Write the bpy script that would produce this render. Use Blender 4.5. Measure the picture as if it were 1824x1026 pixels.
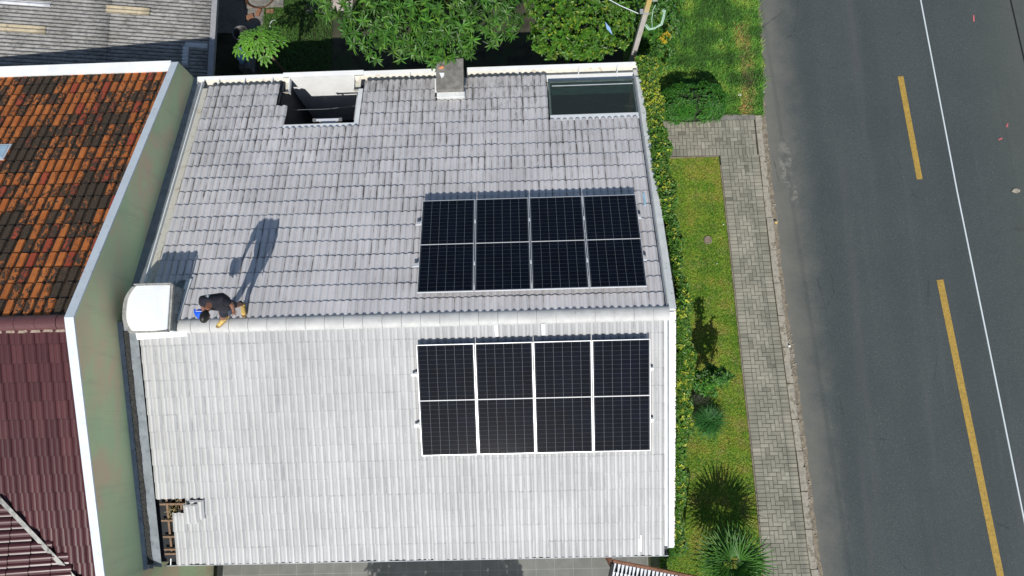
import bpy, math, random
import numpy as np
from mathutils import Vector, Matrix
PI = math.pi
rng = np.random.default_rng(7)
random.seed(7)
SC = bpy.context.scene
for o in list(bpy.data.objects): bpy.data.objects.remove(o)
COL = SC.collection
Z0 = 4.9                      # height of the ridge above the ground

# ------------------------------------------------------------------ camera
cam = bpy.data.cameras.new('camera'); camo = bpy.data.objects.new('camera', cam); COL.objects.link(camo)
camo.location = (0.58888, -1.89743, 13.42423 + Z0)
camo.rotation_euler = (0.180847, 0.024371, -0.023967)
cam.sensor_width = 36; cam.lens = 24.0; cam.clip_start = .1; cam.clip_end = 500
SC.camera = camo
# ------------------------------------------------------------------ light
SUN_EL, SUN_AZ = math.radians(46.5), math.radians(4.5)     # light travels towards +y, a little to +x
ld = Vector((math.sin(SUN_AZ)*math.cos(SUN_EL), math.cos(SUN_AZ)*math.cos(SUN_EL), -math.sin(SUN_EL)))
sun = bpy.data.lights.new('sun', 'SUN'); suno = bpy.data.objects.new('sun', sun); COL.objects.link(suno)
sun.energy = 4.6; sun.angle = math.radians(.53); sun.color = (1, .965, .91)
suno.rotation_euler = ld.to_track_quat('-Z', 'Y').to_euler(); suno.location = (0, -20, 30)
w = bpy.data.worlds.new('World'); SC.world = w; w.use_nodes = True
nt = w.node_tree; bg = nt.nodes['Background']; sky = nt.nodes.new('ShaderNodeTexSky')
sky.sky_type = 'NISHITA'; sky.sun_disc = False; sky.sun_elevation = SUN_EL
sky.sun_rotation = math.pi + SUN_AZ; sky.altitude = 50; sky.air_density = 1; sky.dust_density = .6
nt.links.new(sky.outputs[0], bg.inputs[0]); bg.inputs[1].default_value = .095
SC.view_settings.view_transform = 'Standard'; SC.view_settings.look = 'None'
SC.view_settings.exposure = 0.0; SC.view_settings.gamma = 1; SC.view_settings.use_curve_mapping = False

# ------------------------------------------------------------------ materials
class N:
    def __init__(s, name):
        s.m = bpy.data.materials.new(name); s.m.use_nodes = True; s.t = s.m.node_tree
        s.b = s.t.nodes['Principled BSDF']; s.out = s.t.nodes['Material Output']
        s.tc = s.t.nodes.new('ShaderNodeTexCoord')
    def n(s, k): return s.t.nodes.new(k)
    def set(s, sock, v):
        if isinstance(v, bpy.types.NodeSocket): s.t.links.new(v, sock)
        elif isinstance(v, (tuple, list)) and len(v) == 3 and sock.type == 'RGBA': sock.default_value = (*v, 1)
        else: sock.default_value = v
    def vec(s, scale=(1, 1, 1), rot=(0, 0, 0), loc=(0, 0, 0), src='Object'):
        k = s.n('ShaderNodeMapping'); k.inputs['Scale'].default_value = scale; k.inputs['Rotation'].default_value = rot
        k.inputs['Location'].default_value = loc
        s.t.links.new(s.tc.outputs[src], k.inputs[0]); return k.outputs[0]
    def noise(s, scale, detail=4, rough=.55, v=None, dist=0):
        k = s.n('ShaderNodeTexNoise'); k.inputs['Scale'].default_value = scale; k.inputs['Detail'].default_value = detail
        k.inputs['Roughness'].default_value = rough; k.inputs['Distortion'].default_value = dist
        s.t.links.new(v if v is not None else s.tc.outputs['Object'], k.inputs['Vector']); return k.outputs['Fac']
    def voro(s, scale, v=None, feat='F1', out='Distance'):
        k = s.n('ShaderNodeTexVoronoi'); k.feature = feat; k.inputs['Scale'].default_value = scale
        s.t.links.new(v if v is not None else s.tc.outputs['Object'], k.inputs['Vector']); return k.outputs[out]
    def math(s, op, a, b=0., c=0.):
        k = s.n('ShaderNodeMath'); k.operation = op
        for i, x in enumerate((a, b, c)): s.set(k.inputs[i], x)
        return k.outputs[0]
    def rng(s, f, a, b, c=0., d=1.):
        k = s.n('ShaderNodeMapRange'); k.interpolation_type = 'SMOOTHSTEP'
        for i, x in enumerate((f, a, b, c, d)): s.set(k.inputs[i], x)
        return k.outputs[0]
    def mix(s, f, a, b, mode='MIX'):
        k = s.n('ShaderNodeMix'); k.data_type = 'RGBA'; k.blend_type = mode
        s.set(k.inputs[0], f); s.set(k.inputs[6], a); s.set(k.inputs[7], b); return k.outputs[2]
    def attr(s, name, out='Color'):
        k = s.n('ShaderNodeAttribute'); k.attribute_name = name; return k.outputs[out]
    def sep(s, v=None):
        k = s.n('ShaderNodeSeparateXYZ'); s.t.links.new(v if v is not None else s.tc.outputs['Object'], k.inputs[0]); return k.outputs
    def bump(s, h, st=.3, d=.01):
        k = s.n('ShaderNodeBump'); k.inputs['Strength'].default_value = st; k.inputs['Distance'].default_value = d
        s.set(k.inputs['Height'], h); s.t.links.new(k.outputs[0], s.b.inputs['Normal'])
    def fin(s, c, rough=.8, spec=.5, metal=0.):
        s.set(s.b.inputs['Base Color'], c); s.set(s.b.inputs['Roughness'], rough)
        s.set(s.b.inputs['Specular IOR Level'], spec); s.b.inputs['Metallic'].default_value = metal; return s.m

def plain(name, c, rough=.6, var=.25, scale=6, metal=0., spec=.5, dirt=None, dcol=(.05, .045, .04), bump=0):
    s = N(name); f = s.noise(scale, 5, .6)
    a = tuple(x*(1-var) for x in c); b = tuple(min(1, x*(1+var)) for x in c)
    col = s.mix(s.rng(f, .3, .7), a, b)
    if dirt:
        g = s.noise(dirt[0], 6, .7); col = s.mix(s.math('MULTIPLY', s.rng(g, dirt[1], dirt[1]+.15), dirt[2]), col, dcol)
    if bump: s.bump(f, bump, .01)
    return s.fin(col, rough, spec, metal)

M = {}
M['white'] = plain('white_paint', (.82, .83, .82), .5, .05, 3, dirt=(9, .6, .5), dcol=(.3, .28, .25))
M['white_wall'] = plain('white_render', (.75, .75, .72), .8, .05, 3, dirt=(4, .62, .5), dcol=(.4, .38, .34))
M['cream'] = plain('cream_gutter', (.62, .6, .52), .6, .12, 5, dirt=(5, .5, .6), dcol=(.3, .22, .14))
M['zinc'] = plain('zinc_sheet', (.22, .245, .27), .5, .15, 4, metal=0., dirt=(7, .52, .6), dcol=(.1, .11, .13))
M['zinc_dark'] = plain('dark_zinc', (.07, .085, .09), .6, .3, 8)
M['dirtstrip'] = plain('moss_dirt', (.03, .03, .028), .95, .6, 30, bump=.5)
M['alu'] = plain('aluminium', (.72, .74, .76), .35, .05, 3, metal=.3)
M['steel'] = plain('galvanised_steel', (.55, .57, .6), .4, .15, 12, metal=.5)
M['cap_blue'] = plain('painted_coping', (.62, .68, .72), .6, .05, 4, dirt=(7, .55, .5), dcol=(.4, .41, .4))
M['conc'] = plain('weathered_concrete', (.2, .19, .17), .9, .35, 8, dirt=(16, .52, .7), dcol=(.06, .055, .045), bump=.4)
M['black'] = plain('black_plastic', (.012, .012, .013), .5, .2)
M['rubber'] = plain('grey_rubber', (.15, .15, .15), .8, .2)
M['wood'] = plain('batten_wood', (.2, .125, .075), .8, .3, 20)
M['bark'] = plain('bark', (.12, .085, .055), .95, .4, 20, bump=.5)
M['brown_beam'] = plain('rusty_beam', (.2, .085, .045), .7, .35, 14)
M['soil'] = plain('soil', (.05, .045, .03), .95, .5, 3, dirt=(1.5, .45, .8), dcol=(.03, .05, .015), bump=.3)
M['straw'] = plain('straw', (.5, .4, .18), .9, .3)
M['blue'] = plain('blue_plastic', (.25, .4, .65), .5, .3, 6)
M['rock'] = plain('pale_stone', (.7, .68, .66), .8, .2, 20)
M['brick'] = plain('loose_brick', (.25, .12, .07), .9, .3, 20)
M['rust_red'] = plain('brown_bowl', (.12, .05, .02), .6, .3)
M['orange'] = plain('orange_shell', (.75, .3, .12), .6, .1)
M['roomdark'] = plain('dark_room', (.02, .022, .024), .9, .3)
M['slat'] = plain('pale_glazed_tile', (.5, .53, .58), .3, .15, 10)
M['ridgemortar'] = plain('mortar', (.4, .32, .25), .9, .2, 20)
M['skin'] = plain('skin', (.23, .1, .055), .5, .1, 20)
M['hair'] = plain('hair', (.012, .01, .009), .5, .3, 60, bump=.4)
M['navy'] = plain('navy_cloth', (.009, .009, .017), .85, .3, 30, bump=.2)
M['shorts'] = plain('dark_shorts', (.012, .014, .026), .85, .3, 30)
M['boot'] = plain('yellow_leather', (.62, .42, .12), .6, .15, 20)
M['sole'] = plain('boot_sole', (.3, .2, .09), .8, .1)
M['sock'] = plain('black_sock', (.015, .015, .015), .9, .1)
M['capblue'] = plain('blue_cap', (.005, .1, .7), .7, .1)
M['eye'] = plain('eye', (.5, .48, .45), .2, .05)
M['cable_pale'] = plain('pale_cable', (.62, .68, .7), .6, .05, 3)
M['cable_black'] = plain('black_cable', (.012, .012, .012), .6, .05, 3)
M['coil'] = plain('cable_coil', (.35, .5, .4), .6, .2)
M['yellowmark'] = None

def m_green():
    s = N('green_render'); v = s.vec((1, .55, 1), (0, 0, .35))
    a = s.noise(.9, 3, .5, v, .8); b = s.noise(2.2, 4, .6, v)
    c = s.mix(s.rng(a, .38, .62), (.58, .73, .42), (.8, .62, .4))
    c = s.mix(s.rng(b, .35, .75), c, (.66, .74, .43)); st = s.noise(3.5, 5, .7, s.vec((1, 1, .12))); c = s.mix(s.math('MULTIPLY', s.rng(st, .5, .75), .3), c, (.42, .4, .28)); return s.fin(c, .75, .3)
M['green'] = m_green()

def m_asphalt():
    s = N('asphalt'); x = s.sep()
    g = s.noise(70, 3, .8); h = s.noise(22, 4, .75); l = s.noise(.45, 4, .6); st = s.noise(1.2, 4, .6, s.vec((1, .06, 1)))
    c = s.mix(s.rng(g, .3, .75), (.027, .037, .039), (.085, .102, .1))
    c = s.mix(s.rng(h, .45, .8), c, (.085, .098, .095)); 
    c = s.mix(s.math('MULTIPLY', s.rng(l, .35, .7), .35), c, (.04, .048, .05))
    c = s.mix(s.math('MULTIPLY', s.rng(st, .5, .75), .45), c, (.1, .1, .098))
    spk = s.rng(s.voro(26, out='Distance'), .16, .06); c = s.mix(s.math('MULTIPLY', spk, s.rng(s.noise(11, 2), .45, .6)), c, (.32, .32, .3))
    # road dust gathered along the kerb
    ex = s.math('ADD', x[0], s.math('MULTIPLY', s.math('SUBTRACT', s.noise(1.3, 5, .7), .5), 1.3))
    d = s.rng(ex, 8.9, 7.3); c = s.mix(s.math('MULTIPLY', d, .8), c, (.17, .165, .14))
    tr = s.math('SINE', s.math('MULTIPLY', s.math('ADD', x[0], s.math('MULTIPLY', s.noise(.5, 2), .6)), 3.6)); c = s.mix(s.math('MULTIPLY', s.rng(tr, .2, 1.), .12), c, (.03, .036, .037))
    ck = s.voro(.55, s.vec((1, .5, 1)), 'DISTANCE_TO_EDGE'); cm = s.math('MULTIPLY', s.rng(s.math('ADD', ck, s.math('MULTIPLY', s.noise(6, 4), .03)), .022, .017), s.rng(s.noise(.6, 2), .54, .62)); c = s.mix(s.math('MULTIPLY', cm, .35), c, (.015, .017, .017))
    d2 = s.rng(s.math('ADD', x[0], s.math('MULTIPLY', s.noise(1.1, 5), -1.2)), 12.4, 14.6); c = s.mix(s.math('MULTIPLY', d2, .4), c, (.1, .11, .088))
    for (px, py, rx, ry) in ((7.95, 4.8, .22, .9), (8.1, 3.9, .14, .5)):
        dd = s.math('ADD', s.math('POWER', s.math('ABSOLUTE', s.math('DIVIDE', s.math('SUBTRACT', x[0], px), rx)), 2.), s.math('POWER', s.math('ABSOLUTE', s.math('DIVIDE', s.math('SUBTRACT', x[1], py), ry)), 2.))
        m = s.math('MULTIPLY', s.rng(dd, 1., .2), s.rng(s.noise(4.5, 6, .7, None, 1.2), .48, .58)); c = s.mix(s.math('MULTIPLY', m, .45), c, (.3, .28, .24))
    s.bump(g, .35, .006); return s.fin(c, .85, .4)
M['asphalt'] = m_asphalt()

def m_mark():
    s = N('yellow_marking'); f = s.noise(60, 4, .8); g = s.noise(9, 5, .7)
    c = s.mix(s.rng(g, .3, .75), (.36, .23, .035), (.5, .32, .055))
    c = s.mix(s.math('MULTIPLY', s.rng(f, .5, .58), .75), c, (.1, .085, .05)); return s.fin(c, .8)
M['mark'] = m_mark()

def m_paver():
    s = N('paver'); t = s.attr('Col'); g = s.noise(45, 4, .7); l = s.noise(1.3, 5, .65)
    c = s.mix(s.rng(l, .35, .7), (.22, .215, .17), (.31, .295, .235)); c = s.mix(1., c, t, 'MULTIPLY')
    c = s.mix(s.math('MULTIPLY', s.rng(g, .5, .8), .3), c, (.07, .07, .06)); s.bump(g, .3, .004); return s.fin(c, .9, .3)
M['paver'] = m_paver()
M['joint'] = plain('paver_joint', (.045, .045, .035), .95, .3, 20)
M['kerb'] = plain('kerb_concrete', (.37, .34, .275), .9, .35, 5, dirt=(5, .47, .8), dcol=(.13, .11, .075), bump=.5)
M['dust'] = plain('gutter_dust', (.2, .17, .125), .95, .35, 9, dirt=(20, .55, .6), bump=.4)

def m_grass(name, a, b, c3, base=1.):
    s = N(name); f = s.noise(1.1, 5, .65); g = s.noise(14, 4, .75); h = s.noise(3.2, 4, .6)
    c = s.mix(s.rng(f, .3, .7), a, b); c = s.mix(s.rng(h, .45, .75), c, c3)
    c = s.mix(s.rng(g, .3, .75), c, tuple(x*.35 for x in a)); s.bump(g, .6, .03); return s.fin(c, .95, .2)
M['lawn'] = m_grass('lawn_sheet', (.165, .26, .025), (.23, .3, .04), (.26, .24, .09))
M['wild'] = m_grass('wild_sheet', (.07, .2, .03), (.13, .26, .04), (.2, .19, .08))
def m_blade(name, transl=.3, rough=.55):
    s = N(name); c = s.attr('Col'); s.fin(c, rough, .35)
    t = s.n('ShaderNodeBsdfTranslucent'); s.t.links.new(s.mix(1., c, (1., 1.1, .55), 'MULTIPLY'), t.inputs[0])
    k = s.n('ShaderNodeMixShader'); k.inputs[0].default_value = transl
    s.t.links.new(s.b.outputs[0], k.inputs[1]); s.t.links.new(t.outputs[0], k.inputs[2]); s.t.links.new(k.outputs[0], s.out.inputs[0]); return s.m
M['leaf'] = m_blade('leaf', .22, .42); M['blade'] = m_blade('grass_blade', .25, .6)

def m_tile(name, ca, cb, dirt_shade, rough, seam, patch):
    s = N(name); t = s.attr('Col'); sp = s.n('ShaderNodeSeparateColor'); s.t.links.new(t, sp.inputs[0])
    tint, seamv, dv = sp.outputs
    v = s.vec((1, .18, .5)); a = s.noise(14, 5, .7, v); b = s.noise(.8, 5, .6); f = s.noise(60, 3, .7)
    c = s.mix(s.rng(b, .3, .7), ca, cb)
    tt = s.n('ShaderNodeCombineColor'); [s.t.links.new(tint, tt.inputs[i]) for i in range(3)]
    c = s.mix(1., c, tt.outputs[0], 'MULTIPLY')
    c = s.mix(s.math('MULTIPLY', s.rng(f, .5, .8), .2), c, dirt_shade)
    d = s.math('MULTIPLY', seamv, s.math('ADD', s.rng(a, .36, .6), .15)); c = s.mix(s.math('MINIMUM', s.math('MULTIPLY', d, seam), 1.), c, dirt_shade)  # seams, grooves and course ends: dirt together with painted rib shade
    d2 = s.math('MULTIPLY', s.rng(s.math('ADD', a, s.math('MULTIPLY', dv, .25)), .68, .85), patch); c = s.mix(d2, c, dirt_shade)
    s.bump(f, .25, .003); return s.fin(c, rough, .5)
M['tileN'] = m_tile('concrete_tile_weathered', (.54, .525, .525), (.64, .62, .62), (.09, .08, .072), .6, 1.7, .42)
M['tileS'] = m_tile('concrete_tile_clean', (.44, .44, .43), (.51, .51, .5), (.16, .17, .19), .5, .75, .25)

def m_terra():
    s = N('terracotta_tile'); t = s.attr('Col'); sp = s.n('ShaderNodeSeparateColor'); s.t.links.new(t, sp.inputs[0])
    tint, kind, dark = sp.outputs
    f = s.noise(11, 6, .75, s.vec((1, .6, 1)), .5); g = s.noise(70, 3, .8); b2 = s.noise(4, 4)
    o = s.mix(s.rng(b2, .35, .7), (.44, .125, .03), (.58, .19, .05)); c = s.mix(s.rng(kind, .55, .6), o, (.4, .075, .035))
    c = s.mix(s.rng(kind, .9, .92), c, (.12, .14, .08))
    c = s.mix(1., c, s.mix(tint, (0, 0, 0), (1, 1, 1)), 'MULTIPLY')
    dk = s.mix(s.rng(g, .35, .7), (.022, .016, .012), (.12, .085, .055))
    m = s.rng(s.math('ADD', f, s.math('MULTIPLY', dark, .42)), .68, .76)
    c = s.mix(m, c, dk); s.bump(s.math('ADD', g, s.math('MULTIPLY', m, .5)), .4, .005); return s.fin(c, .8, .3)
M['terra'] = m_terra()
def m_burg():
    s = N('glazed_burgundy_tile'); t = s.attr('Col'); sp = s.n('ShaderNodeSeparateColor'); s.t.links.new(t, sp.inputs[0])
    g = s.noise(90, 3, .8); c = s.mix(s.rng(g, .35, .7), (.062, .02, .022), (.1, .036, .036))
    tt = s.n('ShaderNodeCombineColor'); [s.t.links.new(sp.outputs[0], tt.inputs[i]) for i in range(3)]
    c = s.mix(1., c, tt.outputs[0], 'MULTIPLY')
    c = s.mix(s.math('MULTIPLY', sp.outputs[1], .8), c, (.02, .01, .008)); return s.fin(c, .27, .4)
M['burg'] = m_burg()
def m_fibre():
    s = N('fibre_cement'); x = s.sep(); f = s.noise(9, 6, .8); g = s.noise(2.2, 5, .7); v = s.noise(16, 5, .8, s.vec((.35, 1, 1)))
    c = s.mix(s.rng(g, .3, .7), (.24, .235, .22), (.36, .355, .34)); c = s.mix(s.math('MULTIPLY', s.rng(v, .48, .62), .75), c, (.1, .095, .085))
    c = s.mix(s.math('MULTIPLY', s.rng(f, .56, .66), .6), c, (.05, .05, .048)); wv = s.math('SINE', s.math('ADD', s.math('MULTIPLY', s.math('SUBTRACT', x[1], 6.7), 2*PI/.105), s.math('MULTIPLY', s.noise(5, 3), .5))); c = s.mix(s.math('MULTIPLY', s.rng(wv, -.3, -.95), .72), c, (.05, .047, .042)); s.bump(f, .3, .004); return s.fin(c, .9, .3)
M['fibre'] = m_fibre()
def m_patio():
    s = N('patio_tile'); x = s.sep(); f = s.noise(3, 5, .6)
    c = s.mix(s.rng(f, .3, .7), (.13, .135, .12), (.17, .17, .155))
    for k, o in ((0, .1), (1, .45)):
        m = s.math('ABSOLUTE', s.math('SUBTRACT', s.math('FRACT', s.math('DIVIDE', s.math('ADD', x[k], 50+o), .47)), .5))
        c = s.mix(s.rng(m, .49, .496), c, (.3, .3, .27))
    return s.fin(c, .5, .4)
M['patio'] = m_patio()
def m_cells(low):
    s = N('solar_cells'); x = s.sep(s.tc.outputs['Object'])
    n1 = s.noise(2.2, 3); c = s.mix(s.rng(n1, .3, .7), (.001, .0015, .0032), (.002, .0035, .008))
    W, L, b = 1.134, 2.278, .03
    u = s.math('DIVIDE', s.math('SUBTRACT', x[0], b), (W-2*b)/6); lu = s.math('ABSOLUTE', s.math('SUBTRACT', s.math('FRACT', u), .5))
    vv = s.math('DIVIDE', s.math('SUBTRACT', x[1], b), (L-2*b)/24); lv = s.math('ABSOLUTE', s.math('SUBTRACT', s.math('FRACT', vv), .5))
    c = s.mix(s.math('MULTIPLY', s.math('GREATER_THAN', lv, .484), .42), c, (.2, .2, .19))
    c = s.mix(s.math('MULTIPLY', s.math('GREATER_THAN', lu, .4915), .8), c, (.3, .33, .34))
    mid = s.math('LESS_THAN', s.math('ABSOLUTE', s.math('SUBTRACT', x[1], L/2)), .0095); c = s.mix(mid, c, (.72, .72, .7))
    du = s.rng(s.noise(7, 5, .7), .62, .8); c = s.mix(s.math('MULTIPLY', du, .06), c, (.3, .3, .28))
    s.b.inputs['IOR'].default_value = 1.45
    return s.fin(c, .05, .5)
M['cells'] = m_cells(0)
def m_glass():
    s = N('tinted_glass'); s.fin((.06, .075, .068), .05, .5)
    t = s.n('ShaderNodeBsdfTransparent'); t.inputs[0].default_value = (.5, .62, .6, 1); k = s.n('ShaderNodeMixShader'); k.inputs[0].default_value = .36
    s.t.links.new(t.outputs[0], k.inputs[1]); s.t.links.new(s.b.outputs[0], k.inputs[2]); s.t.links.new(k.outputs[0], s.out.inputs[0]); return s.m
M['glass'] = m_glass()
def m_dome():
    s = N('white_sheet_metal'); f = s.noise(1.6, 4, .6, None, .6); c = s.mix(s.rng(f, .35, .7), (.8, .83, .82), (.88, .89, .87)); return s.fin(c, .35, .5)
M['dome'] = m_dome()

# ------------------------------------------------------------------ mesh helpers
def empty(name, loc=(0, 0, 0)):
    o = bpy.data.objects.new(name, None); COL.objects.link(o); o.location = loc; o.empty_display_size = .1; return o
def tag(o, label=None, cat=None, group=None, kind=None):
    if label: o['label'] = label
    if cat: o['category'] = cat
    if group: o['group'] = group
    if kind: o['kind'] = kind
    return o
def link(name, me, mat, parent=None, smooth=False, loc=None):
    o = bpy.data.objects.new(name, me); COL.objects.link(o)
    if mat: me.materials.append(mat)
    if parent is not None:
        o.parent = parent
        if loc is None: o.location = -Vector(parent.location)
    if loc is not None: o.location = loc
    if smooth: me.polygons.foreach_set('use_smooth', [True]*len(me.polygons))
    return o
def pymesh(name, V, F, mat, parent=None, smooth=False, col=None, loc=None):
    me = bpy.data.meshes.new(name); me.from_pydata([tuple(map(float, v)) for v in V], [], [tuple(map(int, f)) for f in F]); me.update()
    if col is not None: setcol(me, col)
    return link(name, me, mat, parent, smooth, loc)
def setcol(me, col):
    a = me.color_attributes.new('Col', 'FLOAT_COLOR', 'POINT'); c = np.ones((len(me.vertices), 4), np.float32); c[:, :3] = col; a.data.foreach_set('color', c.ravel())
def npmesh(name, V, F, mat, parent=None, col=None, smooth=False, loc=None):
    """V (n,3) array, F (m,k) int array of equal-size faces"""
    me = bpy.data.meshes.new(name); V = np.asarray(V, np.float32); F = np.asarray(F, np.int32); k = F.shape[1]
    me.vertices.add(len(V)); me.vertices.foreach_set('co', V.ravel()); me.loops.add(F.size); me.loops.foreach_set('vertex_index', F.ravel())
    me.polygons.add(len(F)); me.polygons.foreach_set('loop_start', np.arange(0, F.size, k, dtype=np.int32)); me.polygons.foreach_set('loop_total', np.full(len(F), k, np.int32))
    me.update(calc_edges=True); me.validate(); me.polygons.foreach_set('use_smooth', [bool(smooth)]*len(me.polygons))
    if col is not None: setcol(me, col)
    return link(name, me, mat, parent, smooth, loc)

class MB:
    def __init__(s): s.V = []; s.F = []
    def add(s, V, F):
        n = len(s.V); s.V += [tuple(v) for v in V]; s.F += [tuple(i+n for i in f) for f in F]; return s
    def box(s, a, b):
        (x0, y0, z0), (x1, y1, z1) = a, b
        return s.hexa([(x0, y0, z0), (x1, y0, z0), (x1, y1, z0), (x0, y1, z0), (x0, y0, z1), (x1, y0, z1), (x1, y1, z1), (x0, y1, z1)])
    def hexa(s, P): return s.add(P, [(3, 2, 1, 0), (4, 5, 6, 7), (0, 1, 5, 4), (1, 2, 6, 5), (2, 3, 7, 6), (3, 0, 4, 7)])
    def obox(s, c, X, Y, Z):
        c, X, Y, Z = map(Vector, (c, X, Y, Z))
        return s.hexa([c-X-Y-Z, c+X-Y-Z, c+X+Y-Z, c-X+Y-Z, c-X-Y+Z, c+X-Y+Z, c+X+Y+Z, c-X+Y+Z])
    def bar(s, p, q, w, h=None):
        p, q = Vector(p), Vector(q); d = (q-p); L = d.length; d.normalize()
        up = Vector((0, 0, 1)) if abs(d.z) < .9 else Vector((0, 1, 0)); X = d.cross(up).normalized(); Z = X.cross(d)
        return s.obox((p+q)/2, X*w/2, d*L/2, Z*(h or w)/2)
    def prism(s, poly, z0, z1):
        n = len(poly); V = [(x, y, z0) for x, y in poly]+[(x, y, z1) for x, y in poly]
        return s.add(V, [tuple(range(n))[::-1], tuple(range(n, 2*n))]+[(i, (i+1) % n, (i+1) % n+n, i+n) for i in range(n)])
    def tube(s, P, r, n=8, cap=True):
        P = [Vector(p) for p in P]; R = r if isinstance(r, (list, tuple)) else [r]*len(P); rings = []
        ref = None
        for i, p in enumerate(P):
            d = ((P[min(i+1, len(P)-1)]-P[max(i-1, 0)])).normalized()
            if ref is None: ref = Vector((0, 0, 1)) if abs(d.z) < .9 else Vector((1, 0, 0))
            X = d.cross(ref).normalized(); Y = X.cross(d).normalized(); ref = Y if abs(d.dot(Y)) < .9 else ref
            rings.append([p+X*R[i]*math.cos(2*PI*k/n)+Y*R[i]*math.sin(2*PI*k/n) for k in range(n)])
        V = [v for g in rings for v in g]; F = [(i*n+k, i*n+(k+1) % n, (i+1)*n+(k+1) % n, (i+1)*n+k) for i in range(len(P)-1) for k in range(n)]
        if cap: F += [tuple(range(n))[::-1], tuple((len(P)-1)*n+k for k in range(n))]
        return s.add(V, F)
    def quad(s, a, b, c, d): return s.add([a, b, c, d], [(0, 1, 2, 3)])
    def build(s, name, mat, parent=None, smooth=False, bevel=0, loc=None):
        o = pymesh(name, s.V, s.F, mat, parent, smooth, loc=loc)
        if bevel:
            b = o.modifiers.new('bevel', 'BEVEL'); b.width = bevel; b.segments = 2; b.limit_method = 'ANGLE'
        return o

# slope frames: U across, D down the slope, Nn outward
A1, A2 = 0.336676, 0.311410
def frame(O, U, D):
    O, U, D = Vector(O), Vector(U).normalized(), Vector(D).normalized(); n = U.cross(D); n = n if n.z > 0 else -n
    return O, U, D, n.normalized()
FN = frame((0, 0, Z0), (1, 0, 0), (0, math.cos(A1), -math.sin(A1)))
FS = frame((0, 0, Z0), (1, 0, 0), (0, -math.cos(A2), -math.sin(A2)))
def at(F, u, d, h=0.): return F[0]+F[1]*u+F[2]*d+F[3]*h
def zr(y): return Z0 - (math.tan(A1)*y if y > 0 else -math.tan(A2)*y)

def tiles(name, F, cols, rows, w, pitch, prof, mat, parent, ov=.05, lift=.023, u0=0., d0=0., keep=None, jit=1., M_=13, colf=None, seamw=.012, rag=0., groove=.3, lipd=.0):
    us = np.linspace(0, 1, M_)*w; us = np.sort(np.concatenate([us, [seamw, w-seamw]])); m = len(us); h = np.array([prof(u/w) for u in us])
    edge = ((us <= .001) | (us >= w-.001)).astype(float); hn = (h-h.min())/(h.max()-h.min()+1e-9); edge = np.maximum(edge, groove*(hn < .12)); chan = (hn < .2).astype(float)*4  # grooves get extra dark, shade between the ribs put into the colour
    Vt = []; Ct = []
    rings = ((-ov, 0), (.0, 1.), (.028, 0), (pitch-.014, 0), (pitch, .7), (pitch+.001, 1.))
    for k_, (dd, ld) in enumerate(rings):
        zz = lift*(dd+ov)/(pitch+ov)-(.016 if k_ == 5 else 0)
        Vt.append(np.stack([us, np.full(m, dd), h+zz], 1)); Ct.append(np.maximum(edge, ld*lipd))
    Vt = np.concatenate(Vt); Ct = np.concatenate(Ct)
    Ft = np.array([(r*m+i, r*m+i+1, (r+1)*m+i+1, (r+1)*m+i) for r in range(5) for i in range(m-1)])
    VV, FF, CC = [], [], []
    B = np.array([F[1], F[2], F[3]]); O = np.array(F[0]); k = 0
    for r in rows:
        rs = rng.normal(0, .004)*jit
        for c in cols:
            u, d = u0+c*w, d0+r*pitch
            if keep and not keep(c, r, u, d): continue
            V = Vt.copy(); a = rng.normal(0, .006)*jit
            V[:, 2] += rng.normal(0, .0018)*jit + V[:, 0]*rng.normal(0, .006)*jit
            x = V[:, 0]-w/2; V[:, 0] = w/2+x - V[:, 1]*a; V[:, 1] = V[:, 1]+x*a + rs + rng.normal(0, .003)*jit + rag*rng.random()*(r == rows[-1])
            V[:, 0] += u; V[:, 1] += d
            cc = np.zeros((len(V), 3)); t = colf(c, r) if colf else (1+rng.normal(0, .045), rng.random()**1.5, rng.random()**2)
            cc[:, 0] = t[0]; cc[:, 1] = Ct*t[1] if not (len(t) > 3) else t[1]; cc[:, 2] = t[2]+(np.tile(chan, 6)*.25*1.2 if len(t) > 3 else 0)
            VV.append(O+V@B); FF.append(Ft+k); CC.append(cc); k += len(V)
    return npmesh(name, np.concatenate(VV), np.concatenate(FF), mat, parent, np.concatenate(CC))

def double_roll(t):          # two rolls per concrete tile
    x = (t*2) % 1.0; c = math.cos(2*PI*(x-.5)); return .036*(.35*(.5+.5*c)+.65*max(0., min(1., (c+.75)/1.15))**.8)-.01

# ================================================================== SETTING: ground, road, pavement
def sheet(name, poly, z, mat, kind='structure', parent=None, label=None):
    o = pymesh(name, [(x, y, z) for x, y in poly], [tuple(range(len(poly)))], mat, parent)
    if kind: o['kind'] = kind
    return o
ground = sheet('ground', [(-160, -160), (160, -160), (160, 160), (-160, 160)], 0, M['soil'])
XI = lambda y: float(np.interp(y, [-40, -6.07, -3.81, -1.23, 2.43, 4.86, 6.2], [6.9, 6.37, 6.35, 6.28, 6.21, 6.14, 6.12]))       # lawn edge
XK = lambda y: float(np.interp(y, [-40, -5.48, -2.99, -.36, 1.46, 4.83, 6.2, 8, 10, 40], [9.2, 7.50, 7.44, 7.34, 7.27, 7.22, 7.20, 7.36, 7.5, 8.5]))   # kerb inside
XR = lambda y: float(np.interp(y, [-40, -5.75, -1.55, -.07, 1.5, 3.97, 6.33, 7.5, 9.83, 40], [9.4, 7.77, 7.66, 7.58, 7.53, 7.49, 7.47, 7.55, 7.63, 8.6]))  # road edge
ys = list(np.linspace(-40, 60, 120))
road = pymesh('road', [(XR(y)-.03, y, .004) for y in ys]+[(21, y, .004) for y in ys], [(i, i+120, i+121, i+1) for i in range(119)], M['asphalt']); tag(road, kind='structure')
sheet('far_pavement', [(21, -40), (160, -40), (160, 60), (21, 60)], .11, M['joint'])
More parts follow.
